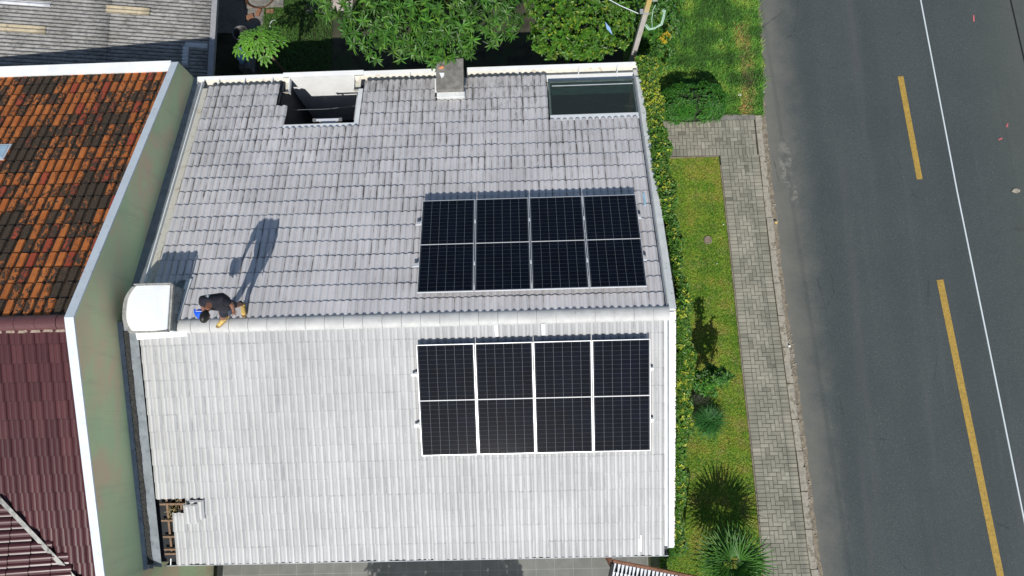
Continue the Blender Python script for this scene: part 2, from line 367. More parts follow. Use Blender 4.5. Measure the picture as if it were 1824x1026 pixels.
def strip(pts, wd, z=.009):
    b = MB(); n = len(pts); L = []
    for i in range(n):
        p = Vector((*pts[i], 0)); d = (Vector((*pts[min(i+1, n-1)], 0))-Vector((*pts[max(i-1, 0)], 0))).normalized(); s = Vector((-d.y, d.x, 0))*wd/2
        L.append((p-s+Vector((0, 0, z)), p+s+Vector((0, 0, z))))
    for i in range(n-1): b.quad(L[i][0], L[i+1][0], L[i+1][1], L[i][1])
    return b
strip([(11.44, 7.28), (11.58, 4.2)], .16).build('lane_marking', M['mark'], road)
strip([(11.75, 1.36), (11.92, -1.43), (12.22, -6.2), (12.5, -11)], .18).build('lane_marking', M['mark'], road)
# small pebbles and painted survey marks on the road
for (x, y, L_, a) in ((13.75, 9.0, .2, 0.1), (14.2, 5.7, .12, .4), (13.95, 5.3, .12, 1.2)):
    strip([(x-L_*math.sin(a)/2, y-L_*math.cos(a)/2), (x+L_*math.sin(a)/2, y+L_*math.cos(a)/2)], .04, .0095).build('survey_mark', plain('pink_paint', (.5, .12, .13), .8), road)

# pavement: herringbone blocks with header courses
def pavement():
    q = []; w_ = .1025; JW = .0045
    def blk(x0, y0, x1, y1, fn):
        j = rng.normal(0, .0012, 2); z = .052+rng.normal(0, .0015); c = 1+rng.normal(0, .08); P = []
        for zz, s in ((.03, 0), (z-.004, 0), (z, .005)):
            for (x, y) in ((x0+JW+s, y0+JW+s), (x1-JW-s, y0+JW+s), (x1-JW-s, y1-JW-s), (x0+JW+s, y1-JW-s)):
                X, Y = fn(x+j[0], y+j[1]); P.append((X, Y, zz))
        q.append((P, c*(.75 if rng.random() < .05 else 1)))
    def band(width, y0, y1, fn, nu, headL=True, headR=True, swap=False):
        nv = int((y1-y0)/w_)
        for j in range(nv):
            if headL: blk(0, y0+j*w_, 2*w_, y0+(j+1)*w_, fn)
            if headR: blk(2*w_+nu*w_, y0+j*w_, 4*w_+nu*w_, y0+(j+1)*w_, fn)
        for i in range(-1, nu+1):
            for j in range(-1, nv+1):
                k = (i-j) % 4
                if k == 0: a = (i, j, i+2, j+1)
                elif k == 3: a = (i, j, i+1, j+2)
                else: continue
                a = (max(a[0], 0), max(a[1], 0), min(a[2], nu), min(a[3], nv))
                if a[2] <= a[0] or a[3] <= a[1]: continue
                blk((2+a[0])*w_, y0+a[1]*w_, (2+a[2])*w_, y0+a[3]*w_, fn)
    nu = 6; W_ = (nu+4)*w_
    fn1 = lambda x, y: (XI(y)+.01+x/W_*(XK(y)-XI(y)-.01), y)
    band(W_, -14, 5.08, fn1, nu)
    # branch to the gate, running in x
    X0, X1 = 4.0, 7.19
    fn2 = lambda x, y: (y, 6.13-x/W_*1.05+.0-.015*(y-5))
    q2 = len(q); band(W_, X0, X1, fn2, nu)
    V = []; F = []; C = []
    for P, c in q:
        n = len(V); V += P; C += [(c, c, c*(1+.0))]*12
        F += [(n+8, n+9, n+10, n+11)]+[(n+a*4+k, n+a*4+(k+1) % 4, n+(a+1)*4+(k+1) % 4, n+(a+1)*4+k) for a in (0, 1) for k in range(4)]
    V = np.array(V); o = npmesh('pavement', V, np.array(F), M['paver'], None, np.array(C)); tag(o, kind='structure')
    b = MB(); yy = np.linspace(-14, 6.15, 60)
    for i in range(59): b.quad((XI(yy[i]), yy[i], .044), (XK(yy[i]), yy[i], .044), (XK(yy[i+1]), yy[i+1], .044), (XI(yy[i+1]), yy[i+1], .044))
    b.quad((4, 5.08, .0435), (6.4, 5.05, .0435), (6.4, 6.15, .0435), (4, 6.17, .0435))
    b.build('joint_sand', M['joint'], o)
    e = MB()     # edging strips
    for i in range(55): e.hexa([(XI(yy[i])-.03, yy[i], 0), (XI(yy[i]), yy[i], 0), (XI(yy[i+1]), yy[i+1], 0), (XI(yy[i+1])-.03, yy[i+1], 0), (XI(yy[i])-.03, yy[i], .06), (XI(yy[i]), yy[i], .06), (XI(yy[i+1]), yy[i+1], .06), (XI(yy[i+1])-.03, yy[i+1], .06)]) if yy[i+1] < 5.05 else None
    e.box((4.0, 5.03, 0), (6.1, 5.06, .06)); e.build('edging', M['dust'], o)
    k = MB(); k.hexa([(5.75, 6.12, 0), (7.2, 6.1, 0), (7.2, 6.26, 0), (5.75, 6.3, 0), (5.75, 6.12, .07), (7.2, 6.1, .07), (7.2, 6.24, .07), (5.75, 6.28, .07)]); 
    k.build('worn_edge', M['conc'], o)
pavement()
def kerb():
    b = MB(); y = -14.
    while y < 6.15:
        L = .9+rng.normal(0, .05); y1 = min(y+L-.015, 6.2); n = 5; j = rng.normal(0, .008, 3)
        for i in range(n):
            a, c = y+(y1-y)*i/n, y+(y1-y)*(i+1)/n; r1, r2 = rng.normal(0, .009, 2)
            h = .1+j[0]*.6
            b.hexa([(XK(a)+.004+j[1], a, 0), (XK(a)+.215+j[1]+r1, a, 0), (XK(c)+.215+j[1]+r2, c, 0), (XK(c)+.004+j[1], c, 0),
                    (XK(a)+.004+j[1], a, h), (XK(a)+.165+j[1]+r1*2, a, h-.012), (XK(c)+.175+j[1]+r2, c, h-.012), (XK(c)+.004+j[1], c, h)])
        y += L
    o = b.build('kerb', M['kerb'], None, bevel=.006); tag(o, kind='structure')
    d = MB(); yy = np.linspace(-14, 9.5, 160); e = [XR(t)+.05*rng.random()+.03 for t in yy]
    for i in range(159): d.quad((XK(yy[i])+.05, yy[i], .0075), (e[i], yy[i], .0075), (e[i+1], yy[i+1], .0075), (XK(yy[i+1])+.05, yy[i+1], .0075))
    d.build('gutter_dust', M['dust'], o)
    r = MB()
    for k in range(160):
        t = rng.uniform(-8, 6.2) if k > 60 else rng.normal(-.35, .25); x = XR(t)+rng.normal(-.02, .04); s = rng.uniform(.006, .022)
        r.obox((x, t, .01+s*.4), Vector((s, s*.3, 0)), Vector((-s*.3, s*.8, 0)), Vector((0, 0, s*.5)))
    r.build('grit', M['kerb'], o)
kerb()
# lawn strip and wild verge sheets
yy = np.linspace(-14, 5.03, 40); lawn = pymesh('lawn', [(3.6, y, .02) for y in yy]+[(XI(y)-.03, y, .02) for y in yy], [(i, i+40, i+41, i+1) for i in range(39)], M['lawn']); tag(lawn, kind='structure')
yy = np.linspace(6.2, 40, 40); vg = pymesh('verge', [(3.6, y, .02) for y in yy]+[(XR(y)+.03*math.sin(y*9), y, .02) for y in yy], [(i, i+40, i+41, i+1) for i in range(39)], M['wild']); tag(vg, kind='structure')
sheet('patio', [(-7.5, -14), (3.5, -14), (3.5, -4.6), (-7.5, -4.6)], .03, M['patio'])
sheet('yard_floor', [(-9.5, 9.45), (-6.95, 9.3), (-6.9, 12), (-9.5, 12)], .02, plain('yard_concrete', (.2, .19, .175), .9, .3, 3, dirt=(3, .5, .6)))
sheet('yard_lawn', [(-6.95, 8.9), (-5.9, 8.6), (-5.75, 13), (-6.95, 13)], .021, M['wild'])
sheet('yard_path', [(-5.7, 9.9), (-4.3, 9.9), (-4.3, 12), (-5.7, 12)], .024, plain('pale_path', (.42, .36, .32), .9, .25, 5))

# ================================================================== vegetation helpers
def leafmesh(P, D, Nn, L, W, fold=.25, droop=.15, col=None):
    """one folded, drooping leaf per row"""
    D = D/np.linalg.norm(D, axis=1, keepdims=True); S = np.cross(D, Nn); S /= np.linalg.norm(S, axis=1, keepdims=True)+1e-9; U = np.cross(S, D)
    L = L[:, None]; W = W[:, None]; f = W*fold
    c = lambda t, s, h: P+D*L*t+S*W*s+U*(h-droop*L*t*t)
    V = np.stack([c(0, 0, 0), c(.35, -.5, f), c(.4, 0, 0), c(.35, .5, f), c(.72, -.36, f*.7), c(.75, 0, 0), c(.72, .36, f*.7), c(1, 0, 0)], 1)
    n = len(P); F = np.array([(0, 1, 2), (0, 2, 3), (1, 4, 5), (1, 5, 2), (2, 5, 6), (2, 6, 3), (4, 7, 5), (5, 7, 6)])
    F = (F[None]+np.arange(n)[:, None, None]*8).reshape(-1, 3)
    C = np.repeat(col, 8, axis=0); return V.reshape(-1, 3), F, C
def unit(v): return v/(np.linalg.norm(v, axis=-1, keepdims=True)+1e-9)
def tint(n, base, var=.18, yel=None, py=0.):
    c = np.array(base)[None]*(1+rng.normal(0, var, (n, 1)))*(1+rng.normal(0, .06, (n, 3)))
    if yel is not None:
        m = rng.random(n) < py; c[m] = np.array(yel)[None]*(1+rng.normal(0, .15, (m.sum(), 1)))
    return np.clip(c, .003, 1)
def rosettes(C, A, per, L, W, base, spread=.8, droop=.2, var=.18, yel=None, py=0., fold=.25):
    """C centres, A shoot axes"""
    n = len(C); A = unit(A); T = unit(np.cross(A, rng.normal(size=(n, 3)))); B = np.cross(A, T)
    P, D, U = [], [], []
    for k in range(per):
        th = 2*PI*(k*.381966*1.0)+rng.random(n)*.6; el = rng.uniform(.1, 1., n)*(1.1-.7*k/per)*spread if False else (1-k/per)*.9*spread+rng.normal(0, .15, n)
        R = T*np.cos(th)[:, None]+B*np.sin(th)[:, None]; d = R*np.cos(el)[:, None]+A*np.sin(el)[:, None]
        P.append(C+A*(.12*L*(k/per))+0*d); D.append(d); U.append(A*np.cos(el)[:, None]-R*np.sin(el)[:, None])
    P, D, U = map(np.concatenate, (P, D, U)); m = len(P); sz = rng.uniform(.65, 1.15, m)
    col = np.tile(tint(n, (1, 1, 1), var*.6), (per, 1))*tint(m, base, var, yel, py)
    return leafmesh(P, D, U, L*sz, W*sz, fold, droop, col)
def join(parts):
    V, F, C, k = [], [], [], 0
    for v, f, c in parts: V.append(v); F.append(f+k); C.append(c); k += len(v)
    return np.concatenate(V), np.concatenate(F), np.concatenate(C)
def shell(n, c, r, lo=-.25, inner=.55):
    """points in the outer part of an ellipsoid, with lumps"""
    d = unit(rng.normal(size=(n*3, 3))); d = d[d[:, 2] > lo][:n]
    lum = 1+.13*np.sin(d[:, 0]*5+1.3)*np.cos(d[:, 1]*6)+.09*np.sin(d[:, 0]*11+d[:, 1]*9)
    s = (rng.random(len(d))**.35)*(1-inner)+inner
    return np.array(c)+d*np.array(r)*(s*lum)[:, None], unit(d*np.array([1, 1, 1.3])+np.array([0, -.15, .5]))
def branches(base, top, tips, r0, parent, mat=None, name='trunk'):
    b = MB(); base, top = Vector(base), Vector(top)
    mid = (base+top)/2+Vector((random.uniform(-.06, .06), random.uniform(-.06, .06), 0)); b.tube([base, mid, top], [r0, r0*.85, r0*.7], 9)
    for t in tips:
        t = Vector(t); m = (top+t)/2+Vector((0, 0, .12*(t-top).length)); b.tube([top-Vector((0, 0, .1)), m, t], [r0*.5, r0*.33, r0*.12], 6)
    return b.build(name, mat or M['bark'], parent, True)
def blades(n, pos, h, lean, wd, base, var=.25, yel=None, py=0.):
    P = pos; a = rng.random(n)*2*PI; l = lean*rng.uniform(.3, 1.2, n); H = h*rng.uniform(.5, 1.2, n); dr = np.stack([np.cos(a), np.sin(a), np.zeros(n)], 1)
    sd = np.stack([-np.sin(a), np.cos(a), np.zeros(n)], 1)*(wd/2)
    up = np.array([0, 0, 1.])
    m = P+dr*(H*l*.4)[:, None]+up*(H*.6)[:, None]; t = P+dr*(H*l)[:, None]+up*(H*.85)[:, None]
    V = np.stack([P-sd, P+sd, m+sd*.8, m-sd*.8, t], 1).reshape(-1, 3); k = np.arange(n)[:, None, None]*5
    F = (np.array([(0, 1, 2), (0, 2, 3), (3, 2, 4)])[None]+k).reshape(-1, 3); C = np.repeat(tint(n, base, var, yel, py), 5, axis=0)
    return V, F, C

# ================================================================== the house
house = empty('house', (-1.9, .75, 0)); tag(house, 'house with a pale grey ribbed concrete tile roof carrying the solar panels', 'house')
XL, XRt = -7.15, 3.36
def keepN(c, r, u, d):
    y = d*math.cos(A1); x = u+.15
    if -5.22 < x < -3.38 and d+.36 > 5.2+.1 : 
        return not (d > 5.15 and x > -5.12) and not (d > 5.6)
    if x > 1.2 and d > 5.1: return False
    if -1.46 < x < -.75 and d > 5.9: return False
    return True
nN = 18
def colN(c, r):
    dd = r/18; return (1+rng.normal(0, .03)-.03*dd, rng.random()**.8*(.6+.7*dd), .05+.75*dd**2+.25*rng.random())
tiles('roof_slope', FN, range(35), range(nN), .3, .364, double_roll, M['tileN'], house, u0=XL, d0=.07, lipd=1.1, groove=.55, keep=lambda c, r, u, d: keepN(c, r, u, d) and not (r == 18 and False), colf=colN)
def keepS(c, r, u, d):
    if r in (10,) and c < 2: return False
    if r > 10 and c < 1: return False
    return True
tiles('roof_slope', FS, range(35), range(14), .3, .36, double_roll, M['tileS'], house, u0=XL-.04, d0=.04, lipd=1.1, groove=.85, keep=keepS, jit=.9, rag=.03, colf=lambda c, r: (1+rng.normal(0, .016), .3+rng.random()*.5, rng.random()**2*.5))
# ridge caps
def ridge(x0, x1, y, z, L, r, mat, parent, seam=.0, name='ridge_cap', flat=.75):
    b = MB(); x = x0
    while x < x1-.05:
        e = min(x+L, x1); n = 15; dz = random.gauss(0, .003); V = []
        for (xx, rr) in ((x+.003, r*.975), (e-.003, r), (e-.002, r*.9)):
            V += [(xx, y+rr*math.cos(PI*k/(n-1))*1., z+dz+rr*flat*math.sin(PI*k/(n-1))) for k in range(n)]
        b.add(V, [(a*n+k, a*n+k+1, (a+1)*n+k+1, (a+1)*n+k) for a in (0, 1) for k in range(n-1)]); x = e
    return b.build(name, mat, parent, False)
capm = plain('ridge_cap_concrete', (.5, .5, .48), .6, .1, 5, dirt=(9, .6, .35))
ridge(-6.5, 3.42, -.02, Z0-.045, .384, .15, capm, house, flat=.62)
b = MB(); b.obox(at(FN, -1.55, .12, -.03), (4.95, 0, 0), Vector(FN[2])*.012, Vector(FN[3])*.03); b.build('ridge_mortar', M['zinc_dark'], house)
# walls and gables
def wallpoly(pts, th, axis, mat, name):
    b = MB(); n = len(pts); V = [((p[0], p[1], p[2])) for p in pts]; off = Vector(axis)*th; V2 = [tuple(Vector(v)+off) for v in V]
    b.add(V+V2, [tuple(range(n))[::-1], tuple(range(n, 2*n))]+[(i, (i+1) % n, (i+1) % n+n, i+n) for i in range(n)]); return b.build(name, mat, house)
g = .09
wallpoly([(3.40, -4.72, 0), (3.40, 6.38, 0), (3.40, 6.38, zr(6.38)-g+.06), (3.40, 0, Z0+.0), (3.40, -4.72, zr(-4.72)-g+.06)], .15, (1, 0, 0), M['white_wall'], 'gable_wall')
wallpoly([(-7.27, -4.6, 0), (-7.27, 6.0, 0), (-7.27, 6.0, zr(6.0)-.5), (-7.27, 0, Z0-.5), (-7.27, -4.6, zr(-4.6)-.5)], .1, (1, 0, 0), M['white_wall'], 'gable_wall')
b = MB(); b.box((-7.12+.16, -4.6, 0), (3.39, -4.45, zr(-4.6)-.12)); b.build('front_wall', M['white_wall'], house)
b = MB(); b.box((-7.12+.16, 6.0, 0), (-5.4, 6.12, zr(6.1)-.12)); b.build('back_wall', M['white_wall'], house); b = MB(); b.box((-3.2, 6.0, 0), (1.1, 6.12, zr(6.1)-.12)); b.build('back_wall', M['white_wall'], house); b = MB(); b.box((-5.32, 6.5, 0), (-3.3, 6.62, Z0-2.27)); b.build('light_well_back', M['white'], house); b = MB(); b.box((1.1, 6.14, 0), (3.39, 6.3, Z0-2.25)); b.build('back_wall', M['white_wall'], house)
# light well walls
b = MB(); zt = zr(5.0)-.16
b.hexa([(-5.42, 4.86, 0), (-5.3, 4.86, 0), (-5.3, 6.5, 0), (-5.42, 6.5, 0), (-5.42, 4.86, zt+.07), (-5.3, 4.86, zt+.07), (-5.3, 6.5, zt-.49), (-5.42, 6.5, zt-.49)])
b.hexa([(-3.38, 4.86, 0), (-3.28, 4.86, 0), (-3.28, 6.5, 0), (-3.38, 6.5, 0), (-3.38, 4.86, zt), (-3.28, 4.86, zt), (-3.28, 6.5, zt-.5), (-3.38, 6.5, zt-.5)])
b.box((-5.3, 4.8, 0), (-3.38, 4.86, zt)); b.build('light_well_wall', plain('shaft_shade', (.03, .033, .04), .9, .2), house)  # white shaft walls coloured near black, the well's shade painted in
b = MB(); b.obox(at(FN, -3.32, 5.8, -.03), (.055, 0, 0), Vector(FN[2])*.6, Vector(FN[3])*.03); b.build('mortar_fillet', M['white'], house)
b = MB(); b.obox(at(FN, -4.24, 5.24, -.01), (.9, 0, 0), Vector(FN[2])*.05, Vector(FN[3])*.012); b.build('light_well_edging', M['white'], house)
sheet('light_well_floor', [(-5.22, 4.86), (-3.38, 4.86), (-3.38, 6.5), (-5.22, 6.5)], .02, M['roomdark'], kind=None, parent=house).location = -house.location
# skylight shaft
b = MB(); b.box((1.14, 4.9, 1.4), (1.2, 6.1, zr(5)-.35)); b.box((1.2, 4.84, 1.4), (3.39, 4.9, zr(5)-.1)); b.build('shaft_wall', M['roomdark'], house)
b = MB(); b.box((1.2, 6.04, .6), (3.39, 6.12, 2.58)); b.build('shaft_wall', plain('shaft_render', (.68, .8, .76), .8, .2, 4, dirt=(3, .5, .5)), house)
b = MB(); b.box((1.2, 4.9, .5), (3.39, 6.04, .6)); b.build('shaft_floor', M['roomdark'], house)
# underlay to stop light
def under(F, rects, name):
    b = MB()
    for (u0, u1, d0, d1) in rects: b.quad(at(F, u0, d0, -.05), at(F, u1, d0, -.05), at(F, u1, d1, -.05), at(F, u0, d1, -.05))
    return b.build(name, M['roomdark'], house)
under(FN, [(-7.1, -5.3, 0, 6.4), (-5.3, -3.3, 0, 5.1), (-3.3, 1.15, 0, 6.4), (1.15, 3.35, 0, 5.15)], 'underlay')
under(FS, [(-6.6, 3.35, 0, 4.95), (-7.1, -6.6, 0, 3.4)], 'underlay')
# battens seen through the hole
b = MB()
for d in (3.78, 4.14, 4.5, 4.78, 4.88): b.obox(at(FS, -6.85, d, -.045), (.3, 0, 0), Vector(FS[2])*.02, Vector(FS[3])*.018)
for u in (-7.02, -6.72): b.obox(at(FS, u, 4.3, -.11), (.022, 0, 0), Vector(FS[2])*.62, Vector(FS[3])*.04)
b.build('batten', M['wood'], house)
b = MB()
for k in range(46):
    p = at(FS, rng.uniform(-6.98, -6.74), rng.uniform(3.68, 4.12), rng.uniform(-.14, -.03)); q = p+Vector((rng.normal(0, .07), rng.normal(0, .07), rng.normal(0, .02))); b.tube([p, (p+q)/2+Vector((0, 0, .02)), q], .004, 4)
b.build('straw_debris', M['straw'], house)
for (u, d, s) in ((-6.88, 4.3, .04), (-6.9, 4.66, .05), (-7.0, 3.72, .04)):
    b = MB(); b.obox(at(FS, u, d, -.16), (s, s*.3, 0), (-s*.3, s, 0), (0, 0, .02)); b.build('plaster_debris', M['white_wall'], house)
b = MB(); b.quad(at(FS, -7.1, 3.4, -.35), at(FS, -6.5, 3.4, -.35), at(FS, -6.5, 4.95, -.35), at(FS, -7.1, 4.95, -.35)); b.build('ceiling_board', plain('attic_shade', (.03, .026, .022), .9, .3), house)  # attic darkness under the hole painted as a near-black board
# ---- gutters
def profile_x(x0, x1, prof, mat, name, parent=house):       # prof: list of (y,z) extruded in x, given thickness
    b = MB(); n = len(prof); V = [(x0, y, z) for y, z in prof]+[(x1, y, z) for y, z in prof]
    b.add(V, [(i, i+1, i+1+n, i+n) for i in range(n-1)]); o = b.build(name, mat, parent)
    s = o.modifiers.new('s', 'SOLIDIFY'); s.thickness = .006; s.offset = 0; return o
for x0, x1 in ((-7.5, -5.17), (-3.55, -1.5), (-.72, 3.5)):
    zt = Z0-2.3; gt = profile_x(x0, x1, [(6.08, zt+.06), (6.12, zt-.1), (6.42, zt-.11), (6.5, zt-.02), (6.52, zt)], M['cream'], 'gutter')
    e = MB(); e.box((x0, 6.5, zt-.03), (x1, 6.6, zt+.012))
    for x in (x0, x1): e.box((x-.004, 6.1, zt-.12), (x+.012, 6.56, zt+.005))
    e.build('gutter_lip', M['white'], gt, loc=(0, 0, 0))
for x in (-6.95, -6.3, -5.6, -2.15, .55, 2.05, 3.0):
    b = MB(); b.obox((x, 6.33, Z0-2.26), (.012, 0, 0), (.02, .17, -.02), (0, 0, .012)); b.build('gutter_bracket', M['white'], house)
zt = Z0-1.7
gs = profile_x(-7.2, 3.42, [(-4.66, zt+.02), (-4.68, zt-.1), (-4.86, zt-.11), (-4.9, zt)], M['zinc_dark'], 'gutter')  # shade inside the gutter is put into its dark colour
b = MB(); b.box((-7.24, -4.912, zt-.01), (3.42, -4.9, zt+.005)); b.build('gutter_lip', M['alu'], gs, loc=(0, 0, 0))
for x in (-7.08, -6.05, -4.57, -3.38, -2.07, -.29, 1.04, 2.11):
    b = MB(); b.obox((x, -4.82, zt+.035), (.011, 0, 0), (.008, .07, .02), (0, 0, .006)); b.build('gutter_hanger', M['white'], house)
b = MB(); b.obox((-1.68, -4.82, zt+.035), (.011, 0, 0), (-.05, .07, .02), (0, 0, .006)); b.build('gutter_hanger', M['white'], house)
# side channel between parapet and tiles (zinc), north and south
b = MB(); q = lambda F, x0, x1, d0, d1, h0, h1=None: b.quad(at(F, x0, d0, h0), at(F, x1, d0, h0 if h1 is None else h1), at(F, x1, d1, h0 if h1 is None else h1), at(F, x0, d1, h0))
q(FN, -7.6, -7.36, .9, 7.0, -.03, -.09); q(FN, -7.36, -7.30, .9, 6.9, -.09, .0)
q(FS, -7.6, -7.52, -.1, 5.2, .03, -.02); q(FS, -7.42, -7.215, -.1, 5.15, -.03, .01); q(FS, -7.52, -7.42, -.1, 5.2, -.034)
b.build('side_channel', M['zinc'], house)
b = MB(); q(FS, -7.3, -6.97, -.1, 5.1, -.12); b.build('gap_shade', M['roomdark'], house)  # near-black sheet added so the gap beside the tiles looks shaded
b = MB(); n = 80
for i in range(n):
    d0, d1 = .1+5.0*i/n, .1+5.0*(i+1)/n; a0, a1 = -7.56+.006*random.random(), -7.425+.008*math.sin(i*.5)+.012*random.random()
    b.hexa([at(FS, x, d, h) for h in (-.03, -.018+.004*(i % 2)) for x, d in ((a0, d0), (a1, d0), (a1, d1), (a0, d1))])
b.build('moss_strip', M['dirtstrip'], house)
b = MB(); b.obox(at(FN, -7.31, 3.9, .0), (.012, 0, 0), Vector(FN[2])*2.9, Vector(FN[3])*.05); b.build('channel_upstand', M['white'], house)
b = MB(); b.obox(at(FN, -7.22, 3.8, -.03), (.08, 0, 0), Vector(FN[2])*2.8, Vector(FN[3])*.02); b.build('mortar_fillet', M['cream'], house)
b = MB()
for F, d1 in ((FN, 6.5), (FS, 4.95)): b.obox(at(F, 3.385, d1/2, .0), (.02, 0, 0), Vector(F[2])*d1/2, Vector(F[3])*.02)
b.build('verge_flashing', M['zinc'], house)
b = MB(); b.obox(at(FS, 3.46, 2.45, -.01), (.05, 0, 0), Vector(FS[2])*2.45, Vector(FS[3])*.03); b.obox(at(FS, 3.34, 2.45, .025), (.028, 0, 0), Vector(FS[2])*2.44, Vector(FS[3])*.012); b.build('verge_strip', M['white'], house)
wm = plain('weathered_white', (.66, .68, .66), .7, .1, 6, dirt=(12, .55, .8), dcol=(.12, .13, .1))
b = MB(); b.obox(at(FN, 3.49, 3.25, .0), (.07, 0, 0), Vector(FN[2])*3.2, Vector(FN[3])*.03); b.build('verge_strip', wm, house)
# white repaired strips
for F, x, d0, d1 in ((FS, -.01, .16, .4), (FS, .92, .17, .4), (FS, 2.8, 4.64, 5.0)):
    b = MB(); b.obox(at(F, x, (d0+d1)/2, .035), (.035, 0, 0), Vector(F[2])*(d1-d0)/2, Vector(F[3])*.006); b.build('sealing_strip', M['white'], house)
b = MB(); b.obox(at(FN, 3.225, 2.75, .03), (.022, 0, 0), Vector(FN[2])*.17, Vector(FN[3])*.006); b.build('sealing_strip', plain('pale_blue', (.35, .55, .68), .6, .2), house)
# skylight in the north east corner
sk = empty('skylight_window', tuple(at(FN, 2.3, 5.9, 0))); sk.parent = house; sk.location = Vector(sk.location)-Vector(house.location)
def skp(bb, name, mat): return bb.build(name, mat, sk, loc=-Vector(at(FN, 2.3, 5.9, 0)))
b = MB(); b.obox(at(FN, 2.32, 5.85, .0), (1.02, 0, 0), Vector(FN[2])*.54, Vector(FN[3])*.004); skp(b, 'pane', M['glass'])
b = MB()
for u, d, a, c in ((2.32, 5.3, 1.04, .02), (2.32, 6.4, 1.04, .03), (1.3, 5.85, .025, .55), (3.34, 5.85, .015, .55)): b.obox(at(FN, u, d, .0), (a, 0, 0), Vector(FN[2])*c, Vector(FN[3])*.016)
skp(b, 'frame', plain('dark_frame', (.1, .13, .12), .5, .2))
b = MB(); b.obox(at(FN, 2.35, 6.26, .012), (.98, 0, 0), Vector(FN[2])*.008, Vector(FN[3])*.006); skp(b, 'glazing_bar', M['alu'])
b = MB(); b.obox(at(FN, 2.33, 5.215, .012), (1.04, 0, 0), Vector(FN[2])*.085, Vector(FN[3])*.006); b.build('skylight_flashing', M['white'], house)
# potted plant seen below the skylight glass
pp = empty('potted_plant', (2.2, 5.55, .6)); tag(pp, 'leafy plant standing below the glass skylight in the corner of the roof', 'plant')
b = MB(); b.tube([(2.2, 5.55, .6), (2.2, 5.55, .75), (2.2, 5.55, .95)], [.12, .15, .18], 12); b.build('pot', M['brick'], pp, True)
c, a = shell(60, (2.2, 5.6, 1.45), (.35, .3, .4)); v = rosettes(c, a, 6, .16, .05, (.06, .13, .03)); npmesh('foliage', *v[:2], M['leaf'], pp, v[2])
b = MB(); b.tube([(2.2, 5.55, .9), (2.2, 5.58, 1.4)], .02, 6); b.build('stem', M['bark'], pp)

# ---- concrete chimney slab
ch = empty('chimney', tuple(at(FN, -1.1, 6.3, 0))); tag(ch, 'weathered grey concrete block chimney at the back edge of the tile roof', 'chimney')
b = MB(); b.box((-1.38, 5.74, 2.2), (-.78, 6.5, Z0-1.78)); b.build('shaft', M['conc'], ch, bevel=.01)
b = MB(); b.box((-1.41, 5.72, Z0-1.779), (-.75, 6.53, Z0-1.7)); b.build('slab', M['conc'], ch, bevel=.012)
b = MB(); b.box((-1.46, 5.6, Z0-1.98), (-.74, 5.735, Z0-1.83)); b.box((-1.46, 5.6, Z0-2.1), (-1.4, 6.1, Z0-1.83)); b.build('flashing', wm, ch, bevel=.008)
def chip(name, x, y, z, pts, mat, label, cat, th=.02):
    b = MB(); b.prism([(x+a, y+c_) for a, c_ in pts], z, z+th); o = b.build(name, mat, None, loc=None); tag(o, label, cat); return o
chip('white_shard', -1.27, 6.12, Z0-1.7, [(-.06, .04), (.06, .04), (.06, -.02), (.02, -.08), (-.01, -.08)], M['white'], 'white broken shard lying on the concrete chimney slab', 'shard')
chip('broken_shell', -1.28, 6.3, Z0-1.7, [(-.06, -.02), (0, .02), (.05, .03), (.06, -.01), (0, -.04)], M['orange'], 'orange broken shard lying on the concrete chimney slab', 'shard', .03)

# ---- ladder in the light well
la = empty('ladder', (-4.0, 5.2, .02)); tag(la, 'aluminium ladder with a wide top bar standing in the light well', 'ladder')
T = Vector((-4.01, 5.08, Z0-1.74)); Bm = Vector((-4.01, 5.3, .03)); d = (Bm-T).normalized()
b = MB()
for s in (-.2, .2): b = MB(); b.bar(T+Vector((s, 0, -.02)), Bm+Vector((s*1.3, 0, 0)), .05, .03); b.build('stile', M['alu'], la)
b = MB(); b.bar(T+Vector((-.27, 0, 0)), T+Vector((.27, 0, 0)), .05, .03); b.build('top_bar', M['alu'], la)
for s in (-1, 1):
    b = MB(); b.bar(T+Vector((s*.27, 0, 0)), T+Vector((s*.35, 0, 0)), .065, .05); b.build('rubber_end', M['rubber'], la)
for k in range(9):
    p = T+d*(.28*(k+.6)); b = MB(); b.bar(p+Vector((-.2-.006*k, 0, 0)), p+Vector((.2+.006*k, 0, 0)), .035); b.build('rung', M['alu'], la)
b = MB(); b.tube([(-5.2, 5.7, Z0-2.45), (-4.3, 5.72, Z0-2.5), (-3.39, 5.75, Z0-2.42)], .0015, 5); tag(b.build('clothes_line', M['cable_pale']), 'thin pale line strung across the light well', 'line')
# cloth on the light well edge
def cloth(name, pts, mat, label, cat, th=.006):
    n = len(pts); m = len(pts[0]); V = [p for r in pts for p in r]; F = [(i*m+j, i*m+j+1, (i+1)*m+j+1, (i+1)*m+j) for i in range(n-1) for j in range(m-1)]
    o = pymesh(name, V, F, mat, None, True); s = o.modifiers.new('s', 'SOLIDIFY'); s.thickness = th; tag(o, label, cat); return o
cloth('hanging_cloth', [[(-3.42-.06*math.sin(j*.9)*(i/6)-.02*i/6, 5.0+.16*j, Z0-1.84-.055*j-.11*i) for j in range(7)] for i in range(7)], M['white'], 'white cloth hanging over the right side of the light well', 'cloth')

